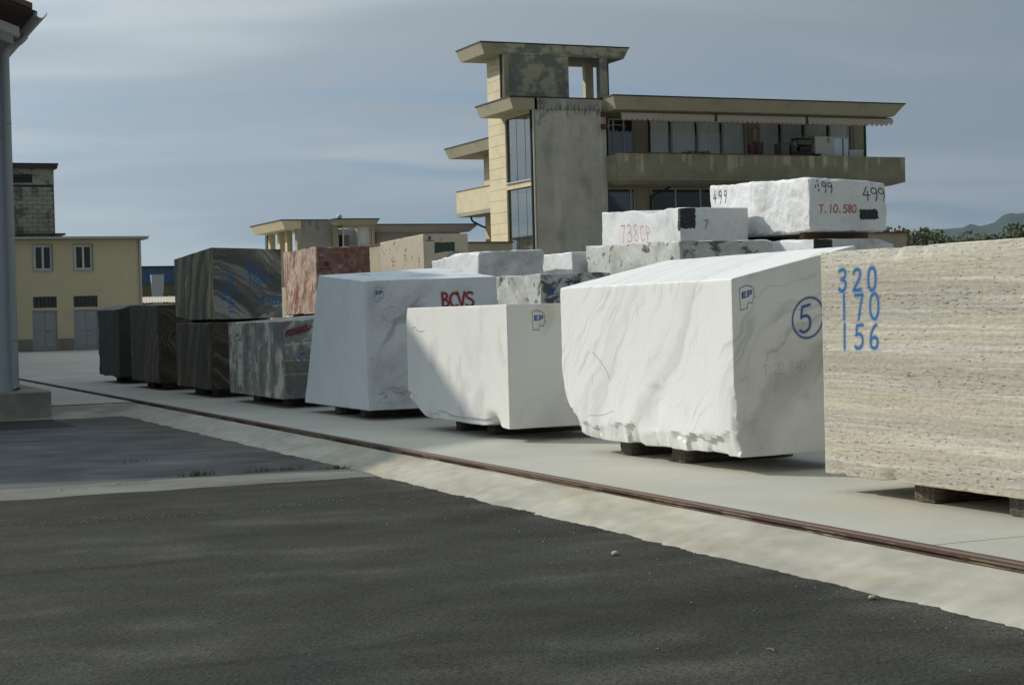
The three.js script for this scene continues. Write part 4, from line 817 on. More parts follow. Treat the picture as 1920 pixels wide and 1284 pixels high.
    const ln = inner * sm(0.02, 0.008, Math.min(Math.abs(y - 0.87 - 0.03 * x), Math.abs(y - 0.62), Math.abs(y - 0.40)) + 0.01 * N(x * 9, y * 9, 1)); r = mix(r, 0.6, ln); g = mix(g, 0.56, ln); bb = mix(bb, 0.42, ln);
    const brn = sm(0.1, 0.6, fbm(p * 0.7, q * 1.6, s + 9, 4)) * (1 - inner) * 0.5;
    r = mix(r, 0.10, dk * 0.6); g = mix(g, 0.10, dk * 0.6); bb = mix(bb, 0.095, dk * 0.6);
    const red = inner * sm(0.12, 0, Math.abs(y - 1.12 - 0.08 * N(x * 5, 1, 1))) * sm(0.0, 0.4, fbm(x * 7, y * 9, 2, 3) + 0.1);
    r = mix(r, 0.15, red * 0.8); g = mix(g, 0.03, red * 0.8); bb = mix(bb, 0.03, red * 0.8);
    o[0] = r * k * (1 - 0.2 * brn); o[1] = g * k * (1 - 0.3 * brn); o[2] = bb * k * (1 - 0.45 * brn); o[3] = 0.5 + 0.25 * f + 0.2 * c;
  },
  pink(x, y, z, o, s) {                     // pink with red seams; redder, darker near end
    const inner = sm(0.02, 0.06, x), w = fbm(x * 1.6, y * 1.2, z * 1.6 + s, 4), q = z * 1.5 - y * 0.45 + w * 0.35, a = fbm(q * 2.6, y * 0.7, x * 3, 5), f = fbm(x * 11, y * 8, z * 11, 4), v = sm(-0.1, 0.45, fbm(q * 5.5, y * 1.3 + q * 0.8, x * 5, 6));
    const wv = sm(0.88, 1, 1 - Math.abs(fbm(x * 3.3 + w, y * 4, z * 2, 4)) * 2.6);
    let r = mix(0.46, 0.25, v), g = mix(0.345, 0.105, v), b = mix(0.265, 0.068, v);
    const d = sm(0.35, 0.6, fbm(x * 3, y * 4, z * 3 + 3, 4)); r = mix(r, 0.12, d * 0.6); g = mix(g, 0.06, d * 0.6); b = mix(b, 0.05, d * 0.6);
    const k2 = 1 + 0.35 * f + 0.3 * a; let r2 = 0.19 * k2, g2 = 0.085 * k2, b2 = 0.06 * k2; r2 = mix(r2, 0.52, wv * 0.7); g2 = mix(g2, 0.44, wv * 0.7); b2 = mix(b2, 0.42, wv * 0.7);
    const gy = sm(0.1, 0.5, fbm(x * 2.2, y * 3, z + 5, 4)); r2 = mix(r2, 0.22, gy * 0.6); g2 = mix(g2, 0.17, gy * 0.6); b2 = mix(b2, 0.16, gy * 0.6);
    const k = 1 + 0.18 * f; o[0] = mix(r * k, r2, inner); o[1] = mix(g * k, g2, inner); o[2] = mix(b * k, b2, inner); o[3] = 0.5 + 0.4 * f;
  },
  beige(x, y, z, o, s) {                    // peach beige with small brown cavities in streaks
    const c = fbm(x * 1.2, y * 1.2, z * 1.2 + s, 5), f = fbm(x * 15, y * 15, z * 15, 4), d = fbm((z + x) * 5 - y * 2, y * 3, s, 4), h = sm(0.34, 0.56, d * 0.75 + f * 0.5), k = 1 + 0.08 * c + 0.08 * f;
    o[0] = mix(0.50, 0.15, h) * k; o[1] = mix(0.435, 0.095, h) * k; o[2] = mix(0.335, 0.06, h) * k; o[3] = 0.6 + 0.2 * f - 0.5 * h;
  },
};

// ---------------------------------------------------------------- sprayed and drawn marks
const GL = {
  0: 'M.3 0C.08 0 .02 .3 .02 .52C.02 .8 .12 1 .3 1C.5 1 .58 .75 .58 .5C.58 .2 .5 0 .3 0Z', 1: 'M.3 0L.3 1', 2: 'M.04 .2C.1 0 .5 -.05 .54 .22C.56 .5 .2 .7 .04 .98L.58 .95',
  3: 'M.05 .08C.3 -.06 .56 .02 .52 .24C.48 .42 .28 .46 .2 .46C.45 .46 .6 .6 .54 .8C.46 1.04 .15 1.02 .03 .9', 4: 'M.36 0L.04 .62L.6 .6M.42 .3L.40 1.02', 5: 'M.56 .02L.16 .04L.1 .44C.3 .34 .58 .4 .56 .7C.54 1 .2 1.06 .04 .92',
  6: 'M.46 .02C.2 .1 .04 .45 .06 .75C.1 1.06 .54 1.05 .56 .74C.56 .48 .2 .44 .08 .7', 7: 'M.03 .04L.56 .02C.44 .3 .34 .6 .28 1', 8: 'M.5 .1C.3 -.08 .06 .06 .1 .24C.16 .44 .54 .5 .54 .76C.52 1.04 .1 1.06 .06 .78C.06 .54 .46 .44 .5 .22C.52 .14 .52 .12 .5 .1',
  9: 'M.52 .28C.5 -.06 .1 -.06 .07 .26C.08 .54 .46 .54 .52 .26C.54 .5 .5 .8 .4 1.05', '.': 'M.18 .9L.24 .98', ':': 'M.3 .3L.3 .38M.3 .8L.3 .88',
  B: 'M.08 0L.08 1M.08 .02C.5 -.04 .6 .4 .1 .46C.6 .46 .66 .98 .08 1', C: 'M.56 .1C.3 -.08 .04 .2 .04 .52C.04 .9 .3 1.08 .56 .9', V: 'M.02 0L.28 1L.56 0', S: 'M.54 .1C.3 -.08 .02 .1 .1 .3C.2 .5 .58 .5 .56 .76C.5 1.04 .16 1.04 .02 .88',
  T: 'M0 .06L.58 0M.3 .04L.26 1', P: 'M.08 0L.08 1M.08 .02C.6 -.06 .66 .52 .1 .52', E: 'M.52 0L.08 .02L.08 1L.54 .98M.08 .5L.44 .48', N: 'M.06 1L.06 0L.54 1L.54 0', M: 'M.02 1L.08 0L.3 .6L.52 0L.58 1', A: 'M.02 1L.3 0L.58 1M.14 .62L.46 .62', R: 'M.08 1L.08 0C.6 -.04 .62 .5 .1 .5L.56 1', L: 'M.08 0L.08 1L.54 .98', U: 'M.06 0C.04 .7 .04 1 .3 1C.56 1 .54 .6 .54 0', O: 'M.3 0C.08 0 .02 .3 .02 .52C.02 .8 .12 1 .3 1C.5 1 .58 .75 .58 .5C.58 .2 .5 0 .3 0Z',
};
const BLUE = '#17568f', RED = '#a3182a', ORANGE = '#a5431c', BLACK = '#15161a';
// text in face metres: x, top y, glyph height, advance; lines of paint with a soft overspray
function spray(c, text, x, top, h, adv, lw, color, lean = 0, over = 0.16, al = 0.92) {
  [...text].forEach((ch, i) => {
    const g = GL[ch]; if (!g) return;
    c.save(); c.translate(x + i * adv, top); c.transform(1, 0, -lean, 1, 0, 0); c.scale(h, -h);
    const p = new Path2D(g); c.lineCap = c.lineJoin = 'round'; c.strokeStyle = color;
    if (over) { c.globalAlpha = over; c.lineWidth = lw * 2.3 / h; c.stroke(p); c.globalAlpha = over * 1.2; c.lineWidth = lw * 1.6 / h; c.stroke(p); }
    c.globalAlpha = al; c.lineWidth = lw / h; c.stroke(p); c.restore();
  });
}
function headLogo(c, x, top, w, h, color = '#1f5f8f', a = 0.85) {        // outline of a head in profile with two letters
  c.save(); c.translate(x, top); c.scale(w, -h); c.globalAlpha = a; c.strokeStyle = color; c.lineJoin = c.lineCap = 'round'; c.lineWidth = 0.045;
  c.beginPath(); c.moveTo(0.02, 0.06); c.lineTo(0.05, 1); c.lineTo(0.48, 0.99); c.lineTo(0.50, 0.83); c.lineTo(0.58, 0.75); c.lineTo(0.80, 0.83); c.lineTo(0.86, 0.70); c.lineTo(0.84, 0.63); c.lineTo(0.98, 0.57); c.lineTo(0.91, 0.47); c.lineTo(0.91, 0.3); c.bezierCurveTo(0.82, 0.02, 0.4, -0.08, 0.02, 0.06); c.stroke();
  c.globalAlpha = 1; c.fillStyle = '#12508c'; c.strokeStyle = '#12508c';
  const B = (a1, b1, a2, b2) => c.fillRect(a1, b1, a2 - a1, b2 - b1);
  B(0.15, 0.24, 0.25, 0.52); B(0.15, 0.24, 0.45, 0.315); B(0.15, 0.345, 0.42, 0.41); B(0.15, 0.445, 0.45, 0.52);
  B(0.50, 0.24, 0.60, 0.52); B(0.50, 0.24, 0.76, 0.315); B(0.69, 0.26, 0.80, 0.42); B(0.50, 0.37, 0.77, 0.44);
  c.restore();
}
function ring(c, x, y, r, ry, lw, color, a = 0.9) { c.save(); c.globalAlpha = a; c.strokeStyle = color; c.lineWidth = lw; c.beginPath(); c.ellipse(x, y, r, ry, 0, 0, 7); c.stroke(); c.globalAlpha = 0.14; c.lineWidth = lw * 2.4; c.stroke(); c.restore(); }
function patch(c, x0, y0, x1, y1, color, rough = 0.02) { c.save(); c.fillStyle = color; c.globalAlpha = 0.96; c.beginPath(); const n = 14; const P = []; for (let i = 0; i < n; i++) P.push([mix(x0, x1, i / n), y1 + rr(-rough, rough)]); for (let i = 0; i < n; i++) P.push([x1 + rr(-rough, rough), mix(y1, y0, i / n)]); for (let i = 0; i < n; i++) P.push([mix(x1, x0, i / n), y0 + rr(-rough, rough)]); for (let i = 0; i < n; i++) P.push([x0 + rr(-rough, rough), mix(y0, y1, i / n)]); P.forEach((q, i) => (i ? c.lineTo(...q) : c.moveTo(...q))); c.closePath(); c.fill(); c.restore(); }

// ---------------------------------------------------------------- a quarried block: sawn or rough faces, chipped arrises
// x: outer face (towards the rail) at X, width W to +x; near end at Z, length L to -z
function block(name, label, category, p, group) {
  const { X, Z, W, L, y0, y1, stone, s = 0, ppm = 120, marksX, marksZ, r0 = 0.008, chip = 0.012, rough = 0, step = 0.1, warp, carve, bump = 0.006, gloss = 0.6 } = p, H = y1 - y0;
  const Lp = Math.round(L * ppm), Wp = Math.round(W * ppm), Hp = Math.round(H * ppm), AW = Lp + Wp + 2, AH = Hp + Wp + 2, Wh = Wp >> 1;
  // marks are drawn on a canvas of the atlas
  let paint = null;
  if (marksX || marksZ) {
    const cv = document.createElement('canvas'); cv.width = AW; cv.height = AH; const c = cv.getContext('2d');
    const on = (x, w, f) => { c.save(); c.beginPath(); c.rect(x, AH - Hp, w, Hp); c.clip(); c.translate(x, AH); c.scale(ppm, -ppm); f(c); c.restore(); };
    if (marksX) on(0, Lp, marksX); if (marksZ) on(Lp + 2, Wp, marksZ);
    paint = c.getImageData(0, 0, AW, AH).data;
  }
  const col8 = new Uint8Array(AW * AH * 4), hgt = new Uint8Array(AW * AH * 4), o = [0, 0, 0, 0];
  const toLin = (v) => { v /= 255; return v <= 0.04045 ? v / 12.92 : ((v + 0.055) / 1.055) ** 2.4; };
  const regions = [[0, 0, Lp, Hp, (u, v) => [0, v * H, -L + u * L]], [Lp + 2, 0, Wp, Hp, (u, v) => [u * W, v * H, 0]], [0, Hp + 2, Lp, Wp, (u, v) => [v * W, H, -L + u * L]], [Lp + 2, Hp + 2, Wp, Wh, (u, v) => [W, v * H, -L + u * L]], [Lp + 2, Hp + 2 + Wh, Wp, Wp - Wh, (u, v) => [u * W, v * H, -L]]];
  const pad = 1, fn = STONE[stone];
  for (const [i0, j0, w, h, at] of regions) for (let j = -pad; j < h + pad; j++) for (let i = -pad; i < w + pad; i++) {
    const a = i0 + i, b = j0 + j; if (a < 0 || b < 0 || a >= AW || b >= AH) continue;
    const q = at(clamp((i + 0.5) / w), clamp((j + 0.5) / h)); fn(q[0], q[1], q[2], o, s);
    const k = (b * AW + a) * 4;
    if (paint) { const m = ((AH - 1 - b) * AW + a) * 4, al = paint[m + 3] / 255; if (al > 0.003) { const t = clamp(al * (1.04 + 0.2 * N(a * 0.35, b * 0.35, 2))); for (let e = 0; e < 3; e++) o[e] = mix(o[e], toLin(paint[m + e]), t); } }
    col8[k] = enc(o[0]); col8[k + 1] = enc(o[1]); col8[k + 2] = enc(o[2]); col8[k + 3] = 255;
    hgt[k] = hgt[k + 1] = hgt[k + 2] = 255 * clamp(o[3]); hgt[k + 3] = 255;
  }
  const tx = (d, srgb) => { const t = new THREE.DataTexture(d, AW, AH, THREE.RGBAFormat); t.magFilter = THREE.LinearFilter; t.minFilter = THREE.LinearFilter; if (srgb) t.colorSpace = THREE.SRGBColorSpace; t.needsUpdate = true; return t; };
  const material = new THREE.MeshStandardMaterial({ map: tx(col8, true), bumpMap: tx(hgt, false), bumpScale: bump, roughness: gloss });
  // faces as grids, finer towards the arrises
  const cuts = (len) => { const e = [0, r0 * 0.5, r0, r0 + 0.014, r0 + 0.04].map((d) => d / len), m = span((r0 + 0.04) / len, 1 - (r0 + 0.04) / len, step / len).slice(1, -1); return [...e, ...m, ...e.map((d) => 1 - d).reverse()]; };
  const cu = cuts(L), cw = cuts(W), ch = cuts(H);
  const faces = [[cu, ch, (a, b) => [0, b, a], 0], [cw, ch, (a, b) => [a, b, 1], 1], [cu, cw, (a, b) => [b, 1, a], 2], [cu, ch, (a, b) => [1, b, a], 3], [cw, ch, (a, b) => [a, b, 0], 4], [cu, cw, (a, b) => [b, 0, a], 2]];
  const pos = [], uv = [], ix = [];
  const hx = W / 2, hy = H / 2, hz = L / 2, v = new THREE.Vector3();
  for (const [A, B, f, rg] of faces) {
    const st = pos.length / 3, [i0, j0, w, h] = regions[rg];
    for (const b of B) for (const a of A) {
      const t = f(a, b), q = [(t[0] - 0.5) * W, (t[1] - 0.5) * H, (t[2] - 0.5) * L], sx = q[0] + s * 3.1 + X, sy = q[1] + s, sz = q[2] + Z;
      const r = r0 + chip * Math.max(0, fbm(sx * 2.3, sy * 2.3, sz * 2.3, 3) + 0.25) + chip * 2.2 * Math.max(0, N(sx * 5.1 + 4, sy * 5.1, sz * 5.1) - 0.28);
      const c = [clamp(q[0], -hx + r, hx - r), clamp(q[1], -hy + r, hy - r), clamp(q[2], -hz + r, hz - r)];
      v.set(q[0] - c[0], q[1] - c[1], q[2] - c[2]); if (v.lengthSq() > 0) v.normalize();
      const dsp = rough * (0.7 * fbm(sx * 1.7, sy * 1.7, sz * 1.7, 3) + 0.5 * fbm(sx * 6, sy * 6, sz * 6, 3)) - rough * 0.4;
      let x = c[0] + v.x * (r + dsp) + hx, y = c[1] + v.y * (r + dsp) + hy, z = c[2] + v.z * (r + dsp) - hz;
      if (carve) { const k = carve(x, y, z, v); x = k[0]; y = k[1]; z = k[2]; }
      if (warp) { const k = warp(x, y, z); x = k[0]; y = k[1]; z = k[2]; }
      pos.push(x - hx, y, z + hz); uv.push((i0 + 0.5 + a * (w - 1)) / AW, (j0 + 0.5 + b * (h - 1)) / AH);
    }
    const n = A.length, flip = [false, false, false, true, true, true][faces.findIndex((e) => e[2] === f)];
    for (let j = 0; j < B.length - 1; j++) for (let i = 0; i < n - 1; i++) { const a = st + j * n + i; if (flip) ix.push(a, a + n, a + 1, a + 1, a + n, a + n + 1); else ix.push(a, a + 1, a + n, a + 1, a + n + 1, a + n); }
  }
  const g = new THREE.BufferGeometry(); g.setAttribute('position', new THREE.Float32BufferAttribute(pos, 3)); g.setAttribute('uv', new THREE.Float32BufferAttribute(uv, 2)); g.setIndex(ix);
  const gc = toCreasedNormals(g, p.crease ?? 0.42), flat = new THREE.BufferGeometry();
  for (const a of ['position', 'normal', 'uv']) flat.setAttribute(a, gc.attributes[a]);
  return solo(name, flat, material, label, category, group, [X + hx, y0, Z - hz]);
}

const ROW = 'quarried stone blocks stored in the yard';
const gauss = (x, c, w) => Math.exp(-(((x - c) / w) ** 2));
// --- front row, nearest first
block('travertine_block', 'banded beige travertine block with blue dimensions 320 170 156, nearest at right', 'stone block', {
  X: 7.5, Z: -7.95, W: 1.56, L: 3.2, y0: 0.14, y1: 1.85, stone: 'travertine', s: 2.2, ppm: 260, r0: 0.005, chip: 0.006, step: 0.05, bump: 0.008, gloss: 0.8, rough: 0.002,
  marksX: (c) => { const u = (z) => z + 11.15, h = 0.155, a = 0.187;
    spray(c, '320', u(-10.905), 1.57, h + 0.01, a, 0.026, '#0f5a92', -0.04); spray(c, '170', u(-10.90), 1.378, h + 0.03, a + 0.005, 0.024, '#0f5a92', -0.02); spray(c, '156', u(-10.90), 1.152, h + 0.025, a, 0.024, '#0f5a92', -0.03); },
  carve: (x, y, z) => { // chips along the top and bottom arrises
    const u = z, top = sm(1.60, 1.70, y) * sm(0.16, 0, x); const n = 0.035 * gauss(u, -2.24, 0.045) + 0.028 * gauss(u, -1.93, 0.035) + 0.02 * gauss(u, -2.32, 0.03) ;
    const bot = sm(0.12, 0, y) * sm(0.2, 0, x), m = 0.035 * gauss(u, -2.35, 0.07) + 0.025 * gauss(u, -2.98, 0.04) + 0.008 * Math.max(0, N(u * 5, 1, 1));
    return [x + top * n * 0.8 + bot * m, y - top * n + bot * m * 0.5, z]; } }, ROW);
block('white_marble_block', 'big grey veined white marble block marked with a circled blue 5', 'stone block', {
  X: 7.6, Z: -12.65, W: 1.28, L: 3.45, y0: 0.15, y1: 1.69, stone: 'calacatta', s: 1.3, ppm: 230, r0: 0.006, chip: 0.010, step: 0.026, bump: 0.0010, rough: 0.0010, crease: 0.40,
  marksX: (c) => { c.lineCap = 'round'; for (const [P, w, a] of [[[[0.73, 0.88], [0.92, 0.78], [1.03, 0.70], [1.09, 0.62]], 0.012, 0.6], [[[0.60, 0.24], [0.85, 0.25], [1.0, 0.27], [1.16, 0.31]], 0.010, 0.5], [[[1.70, 1.36], [1.715, 1.24]], 0.008, 0.45], [[[0.70, 0.66], [0.71, 0.56]], 0.02, 0.22], [[[2.2, 0.7], [2.21, 0.64]], 0.008, 0.5]]) { c.strokeStyle = '#7c7250'; c.globalAlpha = a; c.lineWidth = w; c.beginPath(); P.forEach((q, i) => (i ? c.lineTo(...q) : c.moveTo(...q))); c.stroke(); } },
  marksZ: (c) => { headLogo(c, 0.075, 1.445, 0.16, 0.195); ring(c, 0.765, 1.068, 0.160, 0.150, 0.016, '#0f578e'); spray(c, '5', 0.675, 1.165, 0.20, 0.2, 0.020, '#0f578e', 0, 0.14);
    c.globalAlpha = 0.4; spray(c, 'T.22 840', 0.29, 0.76, 0.085, 0.054, 0.007, '#4a4a4c', 0.15, 0, 0.32); },
  carve: (x, y, z, v) => {
    // the lower edge is split off in facets, and the far lower corner is hacked away in a curve
    const cell = (u, v2, k) => { let best = 9, val = 0; const a = Math.floor(u), b2 = Math.floor(v2); for (let i = -1; i < 2; i++) for (let j = -1; j < 2; j++) { const X2 = a + i, Y2 = b2 + j, jx = 0.5 + 0.9 * N(X2 * 1.37 + k, Y2 * 2.11, 0.5), jy = 0.5 + 0.9 * N(X2 * 2.3, Y2 * 1.7 + k, 1.5), d = (X2 + jx - u) ** 2 + (Y2 + jy - v2) ** 2; if (d < best) { best = d; val = N(X2 * 3.1 + k, Y2 * 4.7, 2.5) + 0.9 * N(X2 * 1.9, Y2 * 2.9 + k, 3.3) * (X2 + jx - u) + 0.9 * N(X2 * 2.7, Y2 * 1.3 + k, 4.3) * (Y2 + jy - v2); } } return val; };
    const hgt = 0.17 + 0.13 * N(z * 1.6, 3, 1) + 0.08 * N(z * 5, 7, 2) + 0.10 * sm(-2.9, -3.4, z), b = sm(hgt, hgt - 0.035, y) * sm(0.35, 0.05, x), dep = clamp((hgt - y) / 0.3);
    const f1 = cell(z * 3.4 + 0.3 * y, y * 4.2 - 0.6 * z, 3), f2 = cell(z * 9, y * 8, 8);
    let dx = b * clamp(0.014 + 0.075 * dep + 0.042 * f1 + 0.010 * f2, 0.005, 0.2);
    const scar = gauss(z, -1.42, 0.15) * sm(0.60, 0.54, y) * sm(0.08, 0.2, y) * sm(0.25, 0, x); dx += scar * (0.016 + 0.010 * cell(z * 7, y * 7, 5));
    const end = sm(0.30, 0, z + 3.45) * (sm(0.8, 0.05, y) ** 1.6), nose = sm(0.07, 0, -z) * sm(0.62, 0.55, y) * sm(0.1, 0, x);
    return [x + dx + nose * 0.03 * (0.7 + f2), y + b * 0.02 * Math.max(0, f1) + 0.06 * sm(0.7, 0.0, z + 3.45) * sm(0.25, 0, y), z + end * (0.26 + 0.07 * cell(y * 7, x * 5, 4)) + sm(0.1, 0, z + 3.45) * 0.022 * N(y * 6, 2, x * 3) - sm(0.05, 0, -z) * sm(0.6, 0, y) * 0.02 * Math.max(0, cell(y * 9, x * 6, 1)) * sm(0.35, 0.15, x)]; },
  warp: (x, y, z) => { const t = sm(0.2, 1.54, y); return [x, y + t * (0.275 * clamp(x / 1.28) + 0.02 * sm(-2.6, -3.4, z) * 0), z]; } }, ROW);
block('white_marble_block', 'cream white marble block half crossed by the shed shadow, blue head logo on its end', 'stone block', {
  X: 7.55, Z: -17.4, W: 1.42, L: 3.25, y0: 0.15, y1: 1.54, stone: 'ivory', s: 3.7, ppm: 200, r0: 0.006, chip: 0.008, step: 0.032, bump: 0.0008, rough: 0.001, crease: 0.32,
  marksZ: (c) => { headLogo(c, 0.31, 1.31, 0.17, 0.215); },
  marksX: (c) => { c.strokeStyle = '#8a6d4c'; c.globalAlpha = 0.7; c.lineWidth = 0.012; c.beginPath(); c.moveTo(0.18, 1.08); c.quadraticCurveTo(0.26, 1.18, 0.36, 1.12); c.quadraticCurveTo(0.44, 1.06, 0.66, 1.1); c.stroke(); },
  carve: (x, y, z) => {
    const u = z + 3.25, hh = 0.085 + 0.06 * N(z * 2.2, 1, 4) - 0.05 * sm(-0.7, -0.2, z) + 0.06 * sm(-2.6, -3.2, z), under = sm(hh, hh - 0.03, y) * sm(0.5, 0, x), g = 1.3 * N(Math.round(z * 5 + y * 3) * 1.7, Math.round(y * 9) * 2.3, 2) + 0.5 * fbm(z * 7, y * 9, 2, 3);
    const far = 0.21 * sm(0.75, 0, u) ** 1.4 + 0.015 * sm(2.6, 0.6, u), scoop = 0.075 * gauss(z, -0.48, 0.17);
    const round = sm(0.16, 0, -z) * sm(0.3, 0, y) * sm(0.25, 0, x);
    return [x + under * (0.022 + 0.014 * g) * sm(-0.2, -0.6, z) + sm(0.22, 0, y) * sm(0.2, 0, x) * scoop * 0.9, y + sm(0.5, 0, y) * (far + 0.006 * g) + sm(0.2, 0, y) * scoop * 0.8 * sm(0.4, 0, x), z - round * 0.0 + sm(0.06, 0, u) * 0.05 * sm(1.25, 1.4, y)]; } }, ROW);
block('white_marble_block', 'bluish white block with slanted end and red letters BCVS, wholly in shade', 'stone block', {
  X: 7.6, Z: -22.43, W: 2.0, L: 2.75, y0: 0.14, y1: 1.94, stone: 'bluewhite', s: 5.5, ppm: 150, r0: 0.008, chip: 0.01, step: 0.06, bump: 0.001, rough: 0.002,
  marksZ: (c) => { headLogo(c, 0.145, 1.70, 0.15, 0.195, '#2f6f9a', 0.75); ring(c, 0.40, 1.32, 0.14, 0.105, 0.006, '#5c6068', 0.35); c.globalAlpha = 0.45; spray(c, 'EP', 0.33, 1.375, 0.10, 0.08, 0.007, '#50545c', 0.1, 0, 0.38); c.globalAlpha = 1;
    spray(c, 'BCVS', 1.14, 1.59, 0.20, 0.122, 0.032, '#860c1e', 0.05); },
  carve: (x, y, z) => [x + sm(0.1, 0, y) * sm(0.15, 0, x) * 0.03 * Math.max(0, fbm(z * 4, 2, 1, 3)), y, z],
  warp: (x, y, z) => { const t = y / 1.8, u = clamp(-z / 2.75); return [x, y + sm(0.3, 1.8, y) * (0.03 * x / 2 + u * (0.14 + 0.06 * clamp(x / 2))), z + u * (t * 0.62 - (1 - t) * 0.28) + 0.09 * (1 - u) * (0.5 - t) * 0.6]; } }, ROW);
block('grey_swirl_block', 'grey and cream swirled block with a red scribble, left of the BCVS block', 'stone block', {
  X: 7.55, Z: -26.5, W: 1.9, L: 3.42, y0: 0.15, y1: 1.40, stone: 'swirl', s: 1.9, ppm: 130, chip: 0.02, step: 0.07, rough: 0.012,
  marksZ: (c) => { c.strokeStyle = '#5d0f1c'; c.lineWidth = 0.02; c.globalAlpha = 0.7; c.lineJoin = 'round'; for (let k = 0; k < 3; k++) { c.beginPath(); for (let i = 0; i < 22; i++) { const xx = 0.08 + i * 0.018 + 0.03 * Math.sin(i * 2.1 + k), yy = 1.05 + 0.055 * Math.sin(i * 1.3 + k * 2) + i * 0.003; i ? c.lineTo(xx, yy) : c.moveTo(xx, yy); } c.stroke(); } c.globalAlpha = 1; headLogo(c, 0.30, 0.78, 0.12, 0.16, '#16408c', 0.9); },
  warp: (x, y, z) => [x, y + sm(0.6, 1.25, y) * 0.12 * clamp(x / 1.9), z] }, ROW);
block('dark_banded_block', 'dark brown green banded block carrying the upper block, third from the dark end', 'stone block', {
  X: 7.55, Z: -31.27, W: 1.7, L: 2.9, y0: 0.15, y1: 1.41, stone: 'gneiss', s: 4.4, ppm: 120, chip: 0.02, step: 0.09, rough: 0.010 }, ROW);
block('dark_banded_block', 'dark olive banded block left of the stacked pair, second from the dark end', 'stone block', {
  X: 7.53, Z: -35.75, W: 1.9, L: 3.0, y0: 0.15, y1: 1.80, stone: 'gneiss', s: 8.6, ppm: 110, chip: 0.02, step: 0.1, rough: 0.012, warp: (x, y, z) => [x, y + sm(0.5, 1.6, y) * 0.05 * clamp(-z / 3), z] }, ROW);
block('dark_green_block', 'blackish green block at the far left end of the front row', 'stone block', {
  X: 7.6, Z: -40.5, W: 1.7, L: 2.75, y0: 0.15, y1: 1.87, stone: 'darkgreen', s: 6.1, ppm: 100, chip: 0.03, r0: 0.015, step: 0.1, rough: 0.03, warp: (x, y, z) => [x, y - sm(1.2, 1.72, y) * 0.09 * sm(0.35, 0, x), z] }, ROW);
block('grey_banded_block', 'grey banded block lettered BS 1580 and 14.055, stacked on the dark blocks', 'stone block', {
  X: 7.6, Z: -31.28, W: 1.36, L: 3.08, y0: 1.46, y1: 2.80, stone: 'bluegneiss', s: 9.3, ppm: 140, chip: 0.014, step: 0.08, rough: 0.006,
  marksZ: (c) => { spray(c, 'BS', 0.70, 1.04, 0.17, 0.14, 0.02, '#1a6398'); c.strokeStyle = '#1a6398'; c.lineWidth = 0.014; c.globalAlpha = 0.9; c.beginPath(); c.moveTo(0.66, 0.845); c.lineTo(0.98, 0.845); c.stroke(); c.globalAlpha = 1;
    spray(c, '1580', 0.70, 0.81, 0.155, 0.105, 0.018, '#1a6398'); spray(c, '14.055', 0.85, 0.40, 0.135, 0.077, 0.018, '#1a6398');
    for (const [t, x, y] of [['UMAN MABLE', 0.33, 0.90], ['OAMA', 0.20, 0.66]]) { c.save(); c.translate(x, y); c.rotate(-Math.PI / 2); spray(c, t, 0, 0.1, 0.10, 0.082, 0.014, '#1a6398', 0, 0.1); c.restore(); } },
  carve: (x, y, z) => [x, y + sm(0.12, 0, y) * 0.07 * sm(0.3, 0, x) * sm(-1.8, -2.9, z), z],
  warp: (x, y, z) => [x, y - sm(0.4, 1.3, y) * 0.10 * clamp(-z / 3.08) - sm(0.4, 1.3, y) * 0.03 * x, z] }, ROW);
// --- second and third rows
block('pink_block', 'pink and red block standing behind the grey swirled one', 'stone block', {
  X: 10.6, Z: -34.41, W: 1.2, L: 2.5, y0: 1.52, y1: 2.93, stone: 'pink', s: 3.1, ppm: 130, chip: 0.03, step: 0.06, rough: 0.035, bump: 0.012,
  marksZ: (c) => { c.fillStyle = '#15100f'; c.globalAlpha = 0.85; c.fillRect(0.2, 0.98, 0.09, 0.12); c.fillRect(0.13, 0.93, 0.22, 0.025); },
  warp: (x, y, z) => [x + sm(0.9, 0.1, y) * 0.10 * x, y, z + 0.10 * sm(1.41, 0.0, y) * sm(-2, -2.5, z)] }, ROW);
block('grey_support_block', 'plain grey block under the pink block', 'stone block', { X: 10.5, Z: -34.3, W: 1.5, L: 2.8, y0: 0.15, y1: 1.46, stone: 'gneiss', s: 2.5, ppm: 40, step: 0.2 }, ROW);
block('beige_block', 'peach beige pitted block with green rectangle and circled number on its end', 'stone block', {
  X: 12.5, Z: -33.04, W: 1.0, L: 2.7, y0: 1.75, y1: 3.12, stone: 'beige', s: 7.1, ppm: 130, chip: 0.012, step: 0.09, rough: 0.006,
  marksZ: (c) => { patch(c, 0.25, 1.0, 0.70, 1.19, '#0f3a2a', 0.008); c.fillStyle = '#0f3a2a'; c.beginPath(); c.moveTo(0.25, 1.0); c.lineTo(0.25, 0.96); c.lineTo(0.5, 1.0); c.fill(); c.fillStyle = '#22344e'; c.fillRect(0.12, 1.24, 0.055, 0.075); c.fillRect(0.06, 1.215, 0.18, 0.015); ring(c, 0.75, 0.83, 0.24, 0.16, 0.014, '#2a6285'); spray(c, '109', 0.58, 0.91, 0.15, 0.115, 0.02, '#1d4f7c'); },
  warp: (x, y, z) => [x, y - sm(0.5, 1.35, y) * 0.05 * clamp(-z / 2.7), z] }, ROW);
block('grey_support_block', 'plain grey block under the beige pitted block', 'stone block', { X: 12.4, Z: -32.9, W: 1.3, L: 3, y0: 0.15, y1: 1.70, stone: 'shadedwhite', s: 12.5, ppm: 40, step: 0.2 }, ROW);
